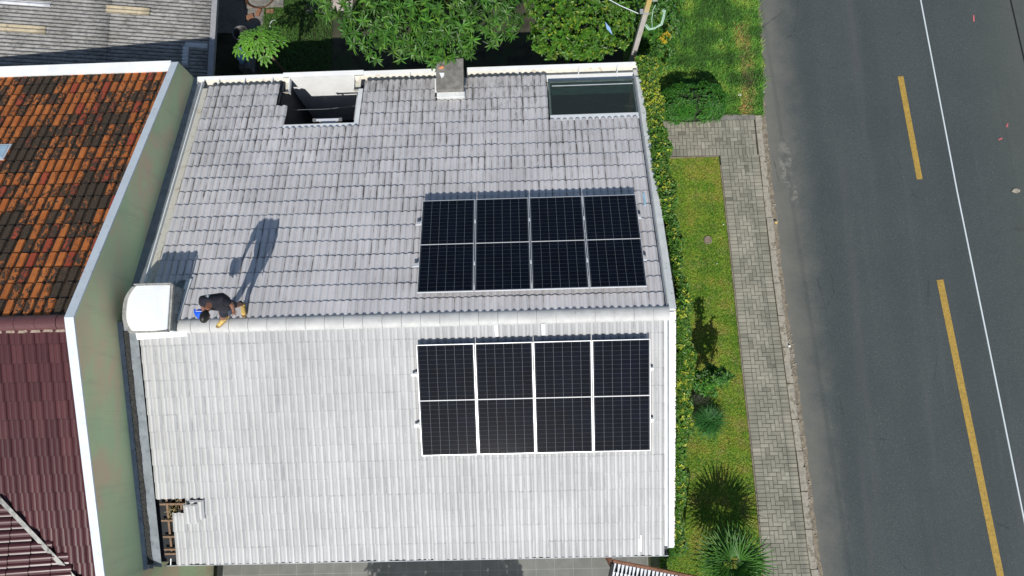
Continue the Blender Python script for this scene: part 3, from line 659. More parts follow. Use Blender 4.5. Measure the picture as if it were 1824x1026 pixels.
# ---- white curved cover by the parapet
cv = empty('chimney_cover', (-7.0, .35, Z0-.1)); tag(cv, 'white curved sheet metal cover on the ridge beside the green parapet', 'chimney cover')
def cyl_cover(x0, x1, yc, ry, zb, zt, n=16):
    b = MB(); V = []
    for x in (x0, x1):
        V += [(x, yc+ry*math.cos(PI*k/n), zb+(zt-zb)*math.sin(PI*k/n)**.75) for k in range(n+1)]
    m = n+1; b.add(V, [(k, k+1, k+1+m, k+m) for k in range(n)]+[tuple(range(m))[::-1], tuple(range(m, 2*m))]+[(0, m, 2*m-1, n)]); return b
# barrel axis along y, curved side to the west
b = MB(); n = 14; V = []
prf = [(-7.31+.16*(1-math.sin(PI*(k/n)))**1.6, -.15+.92*k/n) for k in range(n+1)]
top = Z0+.35
for k, (x, y) in enumerate(prf):
    bow = 4*(k/n)*(1-k/n)
    V += [(x-.02, y, Z0-.35), (x+.015, y, top-.06), (x+.06, y, top), (-6.66, y, top+.03*bow), (-6.43, y, top-.03), (-6.41, y, Z0-.3)]
m = 6; F = [(k*m+i, k*m+i+1, (k+1)*m+i+1, (k+1)*m+i) for k in range(n) for i in range(m-1)]+[tuple(range(m))[::-1], tuple(n*m+i for i in range(m))]
b.add(V, F); o = b.build('hood', M['dome'], cv, False); mm = o.modifiers.new('b', 'BEVEL'); mm.width = .02; mm.segments = 3; mm.limit_method = 'ANGLE'; mm.angle_limit = .5
b = MB()
for y in (-.165, .785): b.box((-7.15, y-.012, top-.07), (-6.4, y+.012, top-.0))
b.box((-6.41, -.15, top-.09), (-6.375, .77, top-.03)); b.build('rim', plain('grey_rim', (.35, .34, .31), .6, .3, 20), cv)
b = MB(); pts = [(x-.09+.0, y) for x, y in prf]
for k in range(n):
    (x0, y0), (x1, y1) = prf[k], prf[k+1]; b.hexa([(x0-.10, y0, top-.22), (x0+.0, y0, top-.22), (x1+.0, y1, top-.22), (x1-.10, y1, top-.22), (x0-.10, y0, top-.13), (x0+.0, y0, top-.13), (x1+.0, y1, top-.13), (x1-.10, y1, top-.13)])
b.build('skirt', plain('grey_skirt', (.3, .3, .29), .8, .25, 12), cv)
b = MB(); b.quad(at(FN, -6.68, 1.02, .02), at(FN, -6.36, 1.02, .05), at(FN, -6.42, .02, .05), at(FN, -6.68, .02, .05)); sz = plain('stained_zinc', (.17, .2, .21), .6, .2, 6, dirt=(14, .48, .8)); o = b.build('flashing_plate', sz, cv); s = o.modifiers.new('s', 'SOLIDIFY'); s.thickness = .01
b = MB(); b.box((-6.405, -.13, Z0-.3), (-6.39, .76, top-.09)); b.build('side_panel', sz, cv)
b = MB(); b.hexa([at(FN, u, d_, h) for h in (.04, .085) for u, d_ in ((-6.47, .06), (-6.36, .06), (-6.3, 1.03), (-6.41, 1.03))]); b.build('mortar_strip', wm, cv, bevel=.006)
b = MB(); b.hexa([at(FS, u, d_, h) for h in (.03, .05) for u, d_ in ((-7.24, .1), (-6.2, .1), (-6.2, .22), (-7.22, .27))]); b.build('flashing_strip', M['white'], cv)

# ---- loose tiles
def loose(label, u, d, rot, h):
    o = tiles('loose_tile', (Vector((0, 0, 0)), Vector((1, 0, 0)), Vector((0, -1, 0)), Vector((0, 0, 1))), [0], [0], .3, .4, double_roll, M['tileS'], None, ov=0, lift=.0, u0=-.15, d0=-.2, jit=0)
    s = o.modifiers.new('s', 'SOLIDIFY'); s.thickness = .014
    o.location = at(FS, u, d, h); o.rotation_mode = 'XYZ'
    Rm = Matrix((FS[1], -FS[2], FS[3])).transposed() @ Matrix.Rotation(rot, 3, 'Z'); o.rotation_euler = Rm.to_euler(); tag(o, label, 'roof tile', 'loose roof tiles beside the roof hole'); return o
loose('loose grey roof tile on the slope, lower and partly covered by another tile', -6.33, 3.86, -.02, .06)
loose('loose grey roof tile lying on top of another beside the roof hole', -6.43, 3.93, .03, .105)

# ================================================================== solar panels
PW, PL, PP = 1.134, 2.278, 1.154
def make_panel():
    e = empty('solar_panel')
    b = MB(); b.box((.011, .011, -.01), (PW-.011, PL-.011, .0)); b.build('glass', M['cells'], e)
    b = MB(); t = .012
    for a, c in (((0, 0), (PW, t)), ((0, PL-t), (PW, PL)), ((0, t), (t, PL-t)), ((PW-t, t), (PW, PL-t))): b.box((a[0], a[1], -.033), (c[0], c[1], .003))
    b.build('frame', M['alu'], e); return e
proto = make_panel()
def copy_tree(o, parent=None):
    c = o.copy(); COL.objects.link(c)
    if parent is not None: c.parent = parent
    for chd in list(o.children): copy_tree(chd, c)
    return c
names = ['leftmost', 'second from the left', 'third from the left', 'rightmost']
first = True
for F, x0, d0, sgn, row in ((FN, -1.58446, .48746, 1, 'upper row above the ridge'), (FS, -1.5926, 2.7743, -1, 'lower row below the ridge')):
    for i in range(4):
        o = proto if first else copy_tree(proto); first = False
        Yd = F[2]*sgn; Rm = Matrix((F[1], Yd, F[3])).transposed()
        o.location = at(F, x0+i*PP, d0, .19); o.rotation_euler = Rm.to_euler()
        tag(o, 'black solar panel, %s in the %s' % (names[i], row), 'solar panel', 'solar panels on the tiled roof')
for F, x0, d0, sgn, nm in ((FN, -1.584, .487, 1, 'upper'), (FS, -1.593, 2.774, -1, 'lower')):
    for j, fr in enumerate((.29, .75)):
        fr = fr if sgn > 0 else (1-fr+.02)
        d = d0+sgn*PL*fr; t = empty('mounting_rail', tuple(at(F, .7, d, .13)))
        where = ('nearer the ridge', 'farther from the ridge')[(d > 1.5)]
        tag(t, 'aluminium rail under the %s row of solar panels, the one %s' % (nm, where), 'rail', 'rails under the solar panels')
        b = MB(); b.obox(at(F, x0+2.27, d, .132), (2.4, 0, 0), Vector(F[2])*.02, Vector(F[3])*.02); b.build('rail', M['alu'], t)
        for k in range(5):
            x = x0-.01+k*PP if k else x0-.012
            b = MB(); b.obox(at(F, x0+k*PP-.01, d, .18), (.013 if 0 < k < 4 else .012, 0, 0), Vector(F[2])*.03, Vector(F[3])*.018); b.build('clamp', M['alu'], t)
            b = MB(); b.obox(at(F, x0+min(k*PP+.35, 4.4), d, .07), (.02, 0, 0), Vector(F[2])*.02, Vector(F[3])*.045); b.build('foot', M['steel'], t)
# cable ties/connectors in the gaps
for F, x0, ds in ((FN, -1.584, (.9, 1.5, 1.75, 2.1, 2.3)), (FS, -1.593, (.95, 1.5, 1.75, 1.95, 2.2))):
    for k in (1, 2, 3):
        dd = sorted(ds); t = empty('panel_cable', tuple(at(F, x0+k*PP-.01, dd[2], .15))); side = ('upper', 'lower')[F is FS]
        tag(t, 'black cable in the %s gap between panels of the %s row' % (('left', 'middle', 'right')[k-1], side), 'cable', 'cables between the solar panels')
        b = MB(); b.tube([at(F, x0+k*PP-.01, q_, .11) for q_ in np.linspace(.8 if F is FN else .7, 2.5, 6)], .004, 5); b.build('cable', M['black'], t)
        for q_ in dd:
            b = MB(); b.obox(at(F, x0+k*PP-.01, q_+random.uniform(-.06, .06), .15), (.007, 0, 0), Vector(F[2])*random.uniform(.02, .07), Vector(F[3])*.008); b.build('connector', M['black'], t)

# ================================================================== neighbour building with parapet
nb = empty('neighbour_building', (-10, 0, 0)); tag(nb, 'neighbouring building with green parapet wall and half orange, half burgundy tile roof', 'building')
TN, TS = (1.35+1.54)/6.53, .33
zp = lambda y: Z0+1.35-(TN*y if y > 0 else -TS*y)
XW = -7.6
yN, yS = 6.6, -9.
pts = [(yS, 0), (yN, 0), (yN, zp(yN)), (0, zp(0)), (yS, zp(yS))]
b = MB(); V = [(XW, y, z-.001*(z > 1)) for y, z in pts]+[(XW-.15, y, z-.001*(z > 1)) for y, z in pts]; n = 5
b.add(V, [tuple(range(n)), tuple(range(n, 2*n))[::-1]]+[(i, (i+1) % n, (i+1) % n+n, i+n) for i in range(n)]); b.build('parapet_wall', M['green'], nb)
b = MB()
for y0, y1 in ((0, yN), (yS, 0)): b.hexa([(XW-.165, y0, zp(y0)), (XW+.006, y0, zp(y0)), (XW+.006, y1, zp(y1)), (XW-.165, y1, zp(y1)), (XW-.165, y0, zp(y0)+.035), (XW+.006, y0, zp(y0)+.035), (XW+.006, y1, zp(y1)+.035), (XW-.165, y1, zp(y1)+.035)])
b.build('coping', M['cap_blue'], nb)
b = MB(); zc = zp(yN); b.box((-16, 6.4, 0), (XW-.16, 6.6, zc-.0)); b.build('back_wall', M['white_wall'], nb)
b = MB(); b.box((-16, 6.37, zc+.001), (XW-.17, 6.63, zc+.05)); b.build('cornice', M['white'], nb)
b = MB(); b.box((-16, 6.2, zc-.2), (XW-.17, 6.39, zc-.12)); b.build('box_gutter', M['white'], nb)
FT = frame((XW-.17, 0, Z0+1.35-.16), (-1, 0, 0), (0, math.cos(math.atan(TN)), -math.sin(math.atan(TN))))
FB = frame((XW-.17, 0, Z0+1.35-.16), (-1, 0, 0), (0, -math.cos(math.atan(TS)), -math.sin(math.atan(TS))))
def prof_terra(t):
    return .04*max(0., min(1., (t-.07)/.07, (.84-t)/.07))
def colT(c, r):
    q = rng.random(); kind = .7 if q < .12 else .3
    if 4 <= c-25 <= 8 and 2 <= r <= 3: kind = .95
    cl = .5+.5*math.sin(c*.5+r*.33+1)*math.cos(r*.5-c*.2)
    cw = .5+.28*math.sin(c*.31+r*.9)+.22*math.sin(c*.83-r*.37+2); dark = float(np.clip(rng.random()*.5+.62*cw*cl+.1, 0, 1)); return (rng.uniform(.8, 1.1), kind, dark, 1)
tiles('terracotta_slope', FT, range(36), range(19), .192, .365, prof_terra, M['terra'], nb, colf=colT, jit=1.3, lift=.024, lipd=0, M_=21, d0=.05, groove=0, seamw=.006)
def prof_b(t):
    return .036*math.sin(PI*min(1, t/.62))**.8 if t < .62 else .012*math.sin(PI*(t-.62)/.38)
tiles('burgundy_slope', FB, range(33), range(25), .235, .36, prof_b, M['burg'], nb, colf=lambda c, r: (1+rng.normal(0, .1), 1., 0), jit=1., lift=.034, lipd=.6, M_=15, d0=.08, seamw=.01, keep=lambda c, r, u, d: u < .6+(9-d)*1.1 if d > 3 else True)
# east slope of the wing beyond the valley
xw, zw0 = -9.66, Z0+.12
kw = .33
FWg = frame((xw-.35, -3.0, zp(-3.0)-.16), (0, -1, 0), (1, 0, -kw))
def valx(y): return -9.62+(y+3.09)*(-.8)
def keepW(c, r, u, d):
    y = -3.0-u; x = xw-.35-2.5+d*.95; return True
FW = frame((-12.4, -2.9, 0), (0, -1, 0), (1, 0, -kw))
FW = (Vector((-12.4, -2.9, zp(-3.09)-.16+kw*(12.4-9.62)-.02)), FW[1], FW[2], FW[3])
tiles('burgundy_wing_slope', FW, range(17), range(16), .235, .36, prof_b, M['burg'], nb, colf=lambda c, r: (1+rng.normal(0, .06), 1., 0), jit=.5, M_=15, seamw=.01,
      keep=lambda c, r, u, d: (-12.4+d*.95+.2) < valx(-2.9-u-.12)+.12)
vb = MB(); pr = None
for i in range(28):
    y = -3.0-i*.16; x = valx(y); z = zp(y)-.15+.085; c = Vector((x, y, z)); 
    if pr: vb.hexa([pr+Vector((-.045, -.02, 0)), pr+Vector((.03, .02, 0)), c+Vector((.03, .02, 0)), c+Vector((-.045, -.02, 0)), pr+Vector((-.045, -.02, .012)), pr+Vector((.03, .02, .012)), c+Vector((.03, .02, .012)), c+Vector((-.045, -.02, .012))])
    pr = c
vb.build('valley_flashing', plain('valley_metal', (.28, .28, .26), .4, .3, 8, metal=.4, dirt=(6, .52, .7)), nb)
rcm = plain('burgundy_cap', (.12, .05, .05), .35, .15, 30)
ridge(-15, XW-.19, -.05, Z0+1.35-.15, .39, .14, rcm, nb)
b = MB(); V = []; n = 60
for i in range(n):
    x0 = -15+i*7.2/n; b.obox((x0+.06, -.2-.015*random.random(), Z0+1.35-.2), (.062, 0, 0), (0, .022, 0), (0, 0, .015))
b.build('ridge_mortar', M['ridgemortar'], nb)
b = MB(); b.quad((-16, 0, Z0+1.05), (XW-.2, 0, Z0+1.05), (XW-.2, 6.4, Z0+1.05-TN*6.4), (-16, 6.4, Z0+1.05-TN*6.4)); b.quad((-16, 0, Z0+1.05), (-16, -9, Z0+1.05-TS*9), (XW-.2, -9, Z0+1.05-TS*9), (XW-.2, 0, Z0+1.05)); b.build('underlay', M['roomdark'], nb)
b = MB(); b.box((-16, -9, 0), (-15.9, 6.4, 3)); b.box((-15.9, -9, 0), (XW-.16, -8.9, 3)); b.build('outer_wall', M['white_wall'], nb)
# small rooflight on the terracotta slope
def unp(px, py, F, h=0.):
    e = camo.rotation_euler.to_matrix(); d_ = e @ Vector(((px-912)/1216, -(py-513)/1216, -1)); c = Vector(camo.location); n = F[3]; return c+d_*((n.dot(F[0])+h-n.dot(c))/n.dot(d_))
RLP = unp(-2, 271, FT, .06); ru, rd = (RLP-FT[0]).dot(FT[1]), (RLP-FT[0]).dot(FT[2])
rl = empty('rooflight', tuple(RLP-nb.location)); rl.parent = nb
def rlp(bb, nm, mt): return bb.build(nm, mt, rl, loc=-Vector(RLP))
b = MB(); b.obox(at(FT, ru, rd, .05), (.2, 0, 0), Vector(FT[2])*.24, Vector(FT[3])*.02); rlp(b, 'frame', M['alu'])
b = MB(); b.obox(at(FT, ru, rd, .075), (.15, 0, 0), Vector(FT[2])*.19, Vector(FT[3])*.004); rlp(b, 'pane', plain('pale_pane', (.4, .55, .65), .15, .1))

# ================================================================== shed with corrugated fibre cement roof
sh = empty('shed', (-10, 9, 0)); tag(sh, 'low shed with a stained grey corrugated fibre cement roof behind the parapet', 'shed')
zs = lambda x: Z0-3.25-(x+7.6)*.2
def corr(x0, x1, y0, y1, off, name, mat, pitch=.105, amp=.021):
    ny = int((y1-y0)/pitch*8); Y = np.linspace(y0, y1, ny); X = np.linspace(x0, x1, 5); V = []
    for x in X:
        for y in Y: V.append((x, y, zs(x)+off+amp*math.sin(2*PI*(y-6.7)/pitch)))
    F = [(i*ny+j, i*ny+j+1, (i+1)*ny+j+1, (i+1)*ny+j) for i in range(4) for j in range(ny-1)]
    o = pymesh(name, V, F, mat, sh, True, loc=(10, -9, 0)); s = o.modifiers.new('s', 'SOLIDIFY'); s.thickness = .008; return o
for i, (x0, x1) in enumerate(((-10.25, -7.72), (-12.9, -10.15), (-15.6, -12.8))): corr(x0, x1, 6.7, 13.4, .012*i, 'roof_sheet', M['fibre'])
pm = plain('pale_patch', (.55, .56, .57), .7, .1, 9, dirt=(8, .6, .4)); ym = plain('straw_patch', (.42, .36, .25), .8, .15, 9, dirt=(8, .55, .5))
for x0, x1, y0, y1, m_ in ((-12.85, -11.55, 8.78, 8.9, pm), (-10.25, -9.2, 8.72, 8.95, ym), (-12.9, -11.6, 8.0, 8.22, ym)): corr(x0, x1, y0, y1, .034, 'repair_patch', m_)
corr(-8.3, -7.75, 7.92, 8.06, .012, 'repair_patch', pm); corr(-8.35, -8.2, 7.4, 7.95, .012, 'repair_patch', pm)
b = MB(); b.box((-7.71, 6.75, zs(-7.7)-.09), (-7.56, 13.4, zs(-7.7)+.02)); b.build('fascia', plain('grey_board', (.3, .3, .31), .7, .12, 8), sh)
b = MB(); b.box((-8.7, 6.75, 0), (-8.6, 13.3, zs(-8.65)-.06)); b.box((-15.5, 13.2, 0), (-7.81, 13.3, 1.5)); b.build('wall', M['white_wall'], sh)

# ================================================================== yard things
b = MB(); b.tube([(-7.3, 9.35, .02), (-7.32, 9.35, .3), (-7.34, 9.36, .62)], [.16, .19, .2], 18)
bin_ = empty('rubbish_bin', (-7.3, 9.35, 0)); tag(bin_, 'black bin leaning beside the shed fascia', 'bin')
bl = Vector((-8.0, 9.15, .42))
bin_.location = (-7.28, 8.9, .02)
b = MB(); b.tube([(0, 0, 0), (-.01, 0, .4), (-.02, .0, .75)], [.15, .19, .2], 20, cap=False); o = b.build('body', M['black'], bin_, True, loc=(0, 0, 0)); s = o.modifiers.new('s', 'SOLIDIFY'); s.thickness = .012
b = MB(); b.tube([(-.02, 0, .3), (-.02, 0, .6)], [.17, .18], 20); b.build('contents', M['roomdark'], bin_, loc=(0, 0, 0))
b = MB(); b.add([(-.02+.2*math.cos(a), .2*math.sin(a), .75) for a in np.linspace(0, 2*PI, 21)[:-1]]+[(-.02+.22*math.cos(a), .22*math.sin(a), .755) for a in np.linspace(0, 2*PI, 21)[:-1]], [(k, (k+1) % 20, (k+1) % 20+20, k+20) for k in range(20)]); b.build('rim', M['rubber'], bin_, loc=(0, 0, 0))
def blob(name, c, r, mat, label, cat, seed=1, parent=None):
    import bmesh
    bm = bmesh.new(); bmesh.ops.create_icosphere(bm, subdivisions=3, radius=1); rr = random.Random(seed)
    from mathutils import noise as mn
    for v in bm.verts: v.co *= 1+.28*mn.noise(v.co*1.7+Vector((seed, 0, 0))); v.co = Vector((v.co.x*r[0], v.co.y*r[1], v.co.z*r[2]))
    me = bpy.data.meshes.new(name); bm.to_mesh(me); bm.free(); o = link(name, me, mat, parent, True, loc=c)
    if label: tag(o, label, cat)
    return o
blob('plastic_bag', (-7.3, 8.28, .62), (.12, .22, .2), M['blue'], 'crumpled pale blue plastic bag beside the shed fascia', 'bag', 3)
b = MB(); b.box((-7.45, 8.0, .02), (-7.12, 8.5, .42)); tag(b.build('crate', M['rubber'], bevel=.02), 'grey crate under the blue plastic bag', 'crate')
b = MB(); b.tube([(-7.05, 10.5, .05), (-7.05, 10.5, .12), (-7.05, 10.5, .2)], [.3, .42, .46], 20, cap=False); b.add([(-7.05+.3*math.cos(t), 10.5+.3*math.sin(t), .05) for t in np.linspace(0, 2*PI, 21)[:-1]], [tuple(range(20))]); o = b.build('bowl', M['rust_red'], None, True); o.modifiers.new('s', 'SOLIDIFY').thickness = .02; tag(o, 'large brown bowl on the yard slab by the shed', 'bowl')
b = MB(); b.box((-7.5, 10.12, .02), (-6.35, 11.2, .1)); tag(b.build('slab', M['conc'], bevel=.01), 'raised grey concrete slab in the yard by the shed', 'slab')
def brick(x, y, r_, label):
    b = MB(); b.obox((0, 0, .035), (.11*math.cos(r_), .11*math.sin(r_), 0), (-.06*math.sin(r_), .06*math.cos(r_), 0), (0, 0, .035)); o = b.build('loose_brick', M['brick'], None, bevel=.006, loc=(x, y, .02)); tag(o, label, 'brick', 'loose bricks in the yard')
brick(-7.35, 9.85, .3, 'loose brick in the yard nearest the black bin'); brick(-7.1, 9.98, 1.2, 'loose brick in the yard between two others'); brick(-6.75, 10.0, 0.05, 'loose brick in the yard nearest the grass')
b = MB(); b.tube([(-6.62+.12*math.cos(t), 9.55+.16*math.sin(t), .05) for t in np.linspace(1.2, 4.6, 12)], .018, 6); tag(b.build('hose_piece', M['cable_pale'], None, True), 'short curved pale hose piece on the yard ground', 'hose')

# ================================================================== gate canopy at the bottom right
gc = empty('gate_canopy', (3.2, -5.2, 0)); tag(gc, 'small gate canopy with rusty brown beam and pale glazed tiles at the front', 'canopy')
zg = 2.3; P0 = Vector((2.28, -4.94, zg)); 
def unproj(px, py, z):
    e = camo.rotation_euler.to_matrix(); d_ = e @ Vector(((px-912)/1216, -(py-513)/1216, -1)); c = Vector(camo.location); return c+d_*((z-c.z)/d_.z)
P0 = unproj(1092, 999, zg); P1 = unproj(1240, 1028, zg); dx = (P1-P0).normalized(); dn = Vector((dx.y, -dx.x, 0)); P1 = P0+dx*2.2
b = MB(); b.bar(P0, P1, .06, .1); b.build('ridge_beam', M['brown_beam'], gc, bevel=.008)
b = MB(); b.bar(P0+dn*.05, P0+dn*1.3-Vector((0, 0, .35)), .07, .1); b.build('rafter', M['roomdark'], gc); b = MB(); b.bar(P1+dn*.05, P1+dn*1.3-Vector((0, 0, .35)), .07, .1); b.build('rafter', plain('dark_rafter', (.03, .02, .015), .8), gc)
b = MB(); k = 0
L = (P1-P0).length; nsl = int(L/.085)
for r_ in range(3):
    for i in range(nsl):
        u = .07+i*.085+rng.normal(0, .006); a = P0+dx*u+dn*(.05+r_*.19)-Vector((0, 0, .05+.055*r_)); e_ = a+dn*.2-Vector((0, 0, .035)); w1, w2 = dx*.03, dx*.012
        b.hexa([a-w1, a+w1, e_+w2, e_-w2, a-w1+Vector((0, 0, .02)), a+w1+Vector((0, 0, .02)), e_+w2+Vector((0, 0, .02)), e_-w2+Vector((0, 0, .02))])
b.build('tile_row', M['slat'], gc)
b = MB(); a = P0-Vector((0, 0, .12)); c_ = P1-Vector((0, 0, .12)); b.quad(a, c_, c_+dn*.6-Vector((0, 0, .16)), a+dn*.6-Vector((0, 0, .16))); o = b.build('soffit', plain('dark_soffit', (.02, .02, .02), .9), gc); o.modifiers.new('s', 'SOLIDIFY').thickness = .01
b = MB(); b.bar(P0+dn*.1-Vector((0, 0, .1)), Vector((P0.x+dn.x*.1, P0.y+dn.y*.1, 0)), .1, .1); b.build('post', M['brown_beam'], gc)

# ================================================================== utility pole and cables
up = empty('utility_pole', (3.53, 7.1, 0)); tag(up, 'slender pale concrete utility pole with yellow upper part by the back hedge corner', 'pole')
sm = N('pole_concrete'); x = sm.sep(); f = sm.noise(7, 5, .7, sm.vec((1, 1, .3)))
c = sm.mix(sm.rng(f, .3, .7), (.36, .33, .29), (.5, .47, .43)); c = sm.mix(sm.math('MULTIPLY', sm.rng(sm.math('ADD', x[2], sm.math('MULTIPLY', f, .8)), 4.1, 4.8), .85), c, (.5, .36, .08)); sm.fin(c, .85)
b = MB(); b.hexa([(-.065, -.055, 0), (.065, -.055, 0), (.065, .055, 0), (-.065, .055, 0), (-.058, -.05, 5.3), (.058, -.05, 5.3), (.058, .05, 5.3), (-.058, .05, 5.3)])
b.build('post', sm.m, up, bevel=.012, loc=(0, 0, 0))
b = MB(); b.box((-.14, -.04, 3.95), (-.066, .04, 4.02)); b.box((-.075, -.07, 3.96), (.075, -.06, 4.01)); b.box((.07, -.03, 4.4), (.18, .03, 4.46)); b.build('bracket', M['steel'], up, loc=(0, 0, 0))
b = MB()
for k in range(3):
    b.tube([unproj(px+1.2*k, py+1.5*math.sin(k*2+i), zz) for i, (px, py, zz) in enumerate(((1148, 44, 3.5), (1155, 52, 3.4), (1166, 50, 3.4), (1177, 43, 3.45), (1181, 30, 3.5), (1183, 17, 3.6), (1179, 20, 3.65)))], .011, 6)
b.tube([unproj(1162, 50, 3.4), unproj(1161, 35, 3.6), unproj(1163, 18, 3.8), unproj(1168, 8, 3.9)], .009, 6); b.build('cable_coil', M['coil'], up, True, loc=(-3.53, -7.1, 0))
b = MB(); P = [unproj(1137, 24, 4.0), unproj(1105, 10, 4.0), unproj(1060, -14, 4.0)]; P.append(P[-1]+(P[-1]-P[-2])*4); b.tube(P, .01, 6); tag(b.build('service_cable', M['cable_pale'], None, True), 'thin grey service cable running from the pole over the trees', 'cable')
# overhead cables above the street
def cable(pts, r, mat, label):
    b = MB(); P = [Vector(p) for p in pts]; d0_ = (P[0]-P[1]).normalized(); d1_ = (P[-1]-P[-2]).normalized(); P = [P[0]+d0_*30]+P+[P[-1]+d1_*30]; b.tube(P, r, 8)
    o = b.build('overhead_cable', mat, None, True); tag(o, label, 'cable')
zc_ = Z0+5.5
cable([(5.662, 3.094, zc_), (5.763, 0.568, zc_), (5.885, -1.704, zc_), (5.961, -3.171, zc_)], .0085, M['cable_pale'], 'pale grey overhead cable running above the street beside the yellow marking')
cable([(6.772, 3.050, zc_), (6.812, 2.247, zc_), (6.889, 0.762, zc_)], .008, M['cable_black'], 'black overhead cable above the far side of the street at the top right')
# blue and white pennant on a stick in the citrus tree
P = [unproj(1078, 39, 3.6), unproj(1091, 62, 3.45), unproj(1082, 55, 3.55)]
b = MB(); mid = (P[0]+P[1])/2+Vector((-.05, -.02, .02)); b.add([P[0], P[1], mid, (P[0]+P[1])/2+Vector((.03, .02, 0))], [(0, 2, 1), (0, 1, 3)]); o = b.build('pennant', M['blue']); o.modifiers.new('s', 'SOLIDIFY').thickness = .004; tag(o, 'small blue and white pennant caught in the citrus tree', 'pennant')

# ================================================================== grass
_k = rng.normal(size=(14, 2))*np.array([[1.2], [1.6], [2.], [2.6], [3.3], [4.], [5.], [6.], [7.], [8.], [9.], [11.], [13.], [15.]]); _p = rng.random(14)*6.28
def fno(P): return sum(np.sin(P[:, 0]*_k[i, 0]+P[:, 1]*_k[i, 1]+_p[i]) for i in range(14))/2.6

def scatter(n, x0, x1, y0, y1, ok=None, z=.02):
    P = np.stack([rng.uniform(x0, x1, n), rng.uniform(y0, y1, n), np.full(n, z)], 1)
    return P if ok is None else P[[ok(p) for p in P]]
XIv = lambda P: np.interp(P[:, 1], [-40, -6.07, -3.81, -1.23, 2.43, 4.86, 6.2], [6.9, 6.37, 6.35, 6.28, 6.21, 6.14, 6.12])
P = scatter(52000, 3.75, 6.4, -7, 5.04); P = P[P[:, 0] < XIv(P)-.035]
noi = fno(P)*.8+rng.normal(0, .35, len(P)); n = len(P)
v, f, c = blades(n, P, .035, 1.5, .014, (.19, .33, .03), .25); cc = c.reshape(n, 5, 3); cc *= (1-.22*np.clip(-noi, -1, 1.2))[:, None, None]; dry = noi > .5; cc[dry] *= np.array([1.6, .85, 1.8]); cc[noi < -.5] *= np.array([.6, .95, .8]); c = cc.reshape(-1, 3)
tag(npmesh('lawn_grass', v, f, M['blade'], None, c), kind='stuff')
P = scatter(42000, 3.9, 7.65, 6.25, 11.5); XRv = np.interp(P[:, 1], [6.33, 7.5, 9.83, 12], [7.42, 7.55, 7.63, 7.7]); P = P[P[:, 0] < XRv-.01+rng.normal(0, .05, len(P))]; n = len(P)
noi = fno(P)+rng.normal(0, .4, n)
v, f, c = blades(n, P, .13, 1.3, .016, (.13, .31, .04), .3); cc = c.reshape(n, 5, 3); cc *= (1+.3*np.clip(noi, -1.3, 1))[:, None, None]; cc[noi > .6] *= np.array([1.6, 1., 1.2]); cc[noi < -.6] *= np.array([.8, .85, 1.1]); bare = (np.abs(P[:, 0]-(7.0+.1*np.sin(P[:, 1])))<.18) & (P[:,1]<9) & (rng.random(n) < .6); cc[bare] *= np.array([2., .8, 2.]); c = cc.reshape(-1, 3)
tag(npmesh('verge_grass', v, f, M['blade'], None, c), kind='stuff')
P = scatter(16000, -6.95, -4.9, 8.0, 12.5); v, f, c = blades(len(P), P, .1, 1.2, .014, (.07, .15, .03), .3); tag(npmesh('yard_grass', v, f, M['blade'], None, c), kind='stuff')

# ================================================================== plants
# big broad leaved tree behind the house
t1 = empty('broadleaf_tree', (-1.9, 8.5, 0)); tag(t1, 'large tree with long drooping leaves overhanging the back gutter of the house', 'tree')
parts = []; tips = []
for (cx, cy, cz, rx, ry, rz, n) in ((-1.9, 8.3, 3.2, 1.9, 1.5, 1.0, 260), (-3.5, 8.3, 3.3, 1.0, .95, .7, 110), (-2.7, 7.35, 3.2, .95, .75, .6, 95), (-1.35, 7.2, 3.1, .9, .85, .6, 105), (-.25, 7.6, 3.3, .85, .8, .7, 95), (.15, 8.7, 3.4, .7, .9, .7, 80), (-1.9, 10.0, 3.5, 2.3, 1.3, 1.1, 200), (-3.7, 9.3, 3.2, .9, .8, .7, 80)):
    c, a = shell(n, (cx, cy, cz), (rx, ry, rz), -.1, .45); parts.append(rosettes(c, a, 11, .205, .048, (.05, .14, .018), spread=.8, droop=.3, var=.33, yel=(.11, .24, .03), py=.15)); tips.append((cx, cy, cz-.1))
V, F, C = join(parts); npmesh('crown', V, F, M['leaf'], t1, C)
branches((-1.9, 8.5, 0), (-1.85, 8.45, 1.9), tips, .14, t1)
# citrus tree
t2 = empty('citrus_tree', (2.4, 8.2, 0)); tag(t2, 'citrus tree with small glossy yellow green leaves next to the utility pole', 'tree')
parts = []; tips = []
for (cx, cy, cz, rx, ry, rz, n) in ((2.1, 8.0, 2.5, 1.2, 1.1, .85, 420), (1.5, 8.5, 2.7, .8, .9, .7, 210), (3.0, 8.0, 2.3, .75, .9, .8, 240), (1.45, 7.45, 2.3, .6, .5, .5, 120), (2.2, 7.15, 2.3, .55, .45, .5, 120), (2.2, 9.3, 2.8, 1.5, 1.0, .8, 220)):
    c, a = shell(n, (cx, cy, cz), (rx, ry, rz), -.15, .5); parts.append(rosettes(c, a, 9, .115, .05, (.065, .165, .016), spread=.9, droop=.15, var=.28, yel=(.24, .32, .03), py=.09)); tips.append((cx, cy, cz-.1))
V, F, C = join(parts); npmesh('crown', V, F, M['leaf'], t2, C); branches((2.3, 8.2, 0), (2.2, 8.1, 1.3), tips, .09, t2)
c, a = shell(14, (2.6, 7.8, 2.6), (1.2, .9, .7)); b = MB()
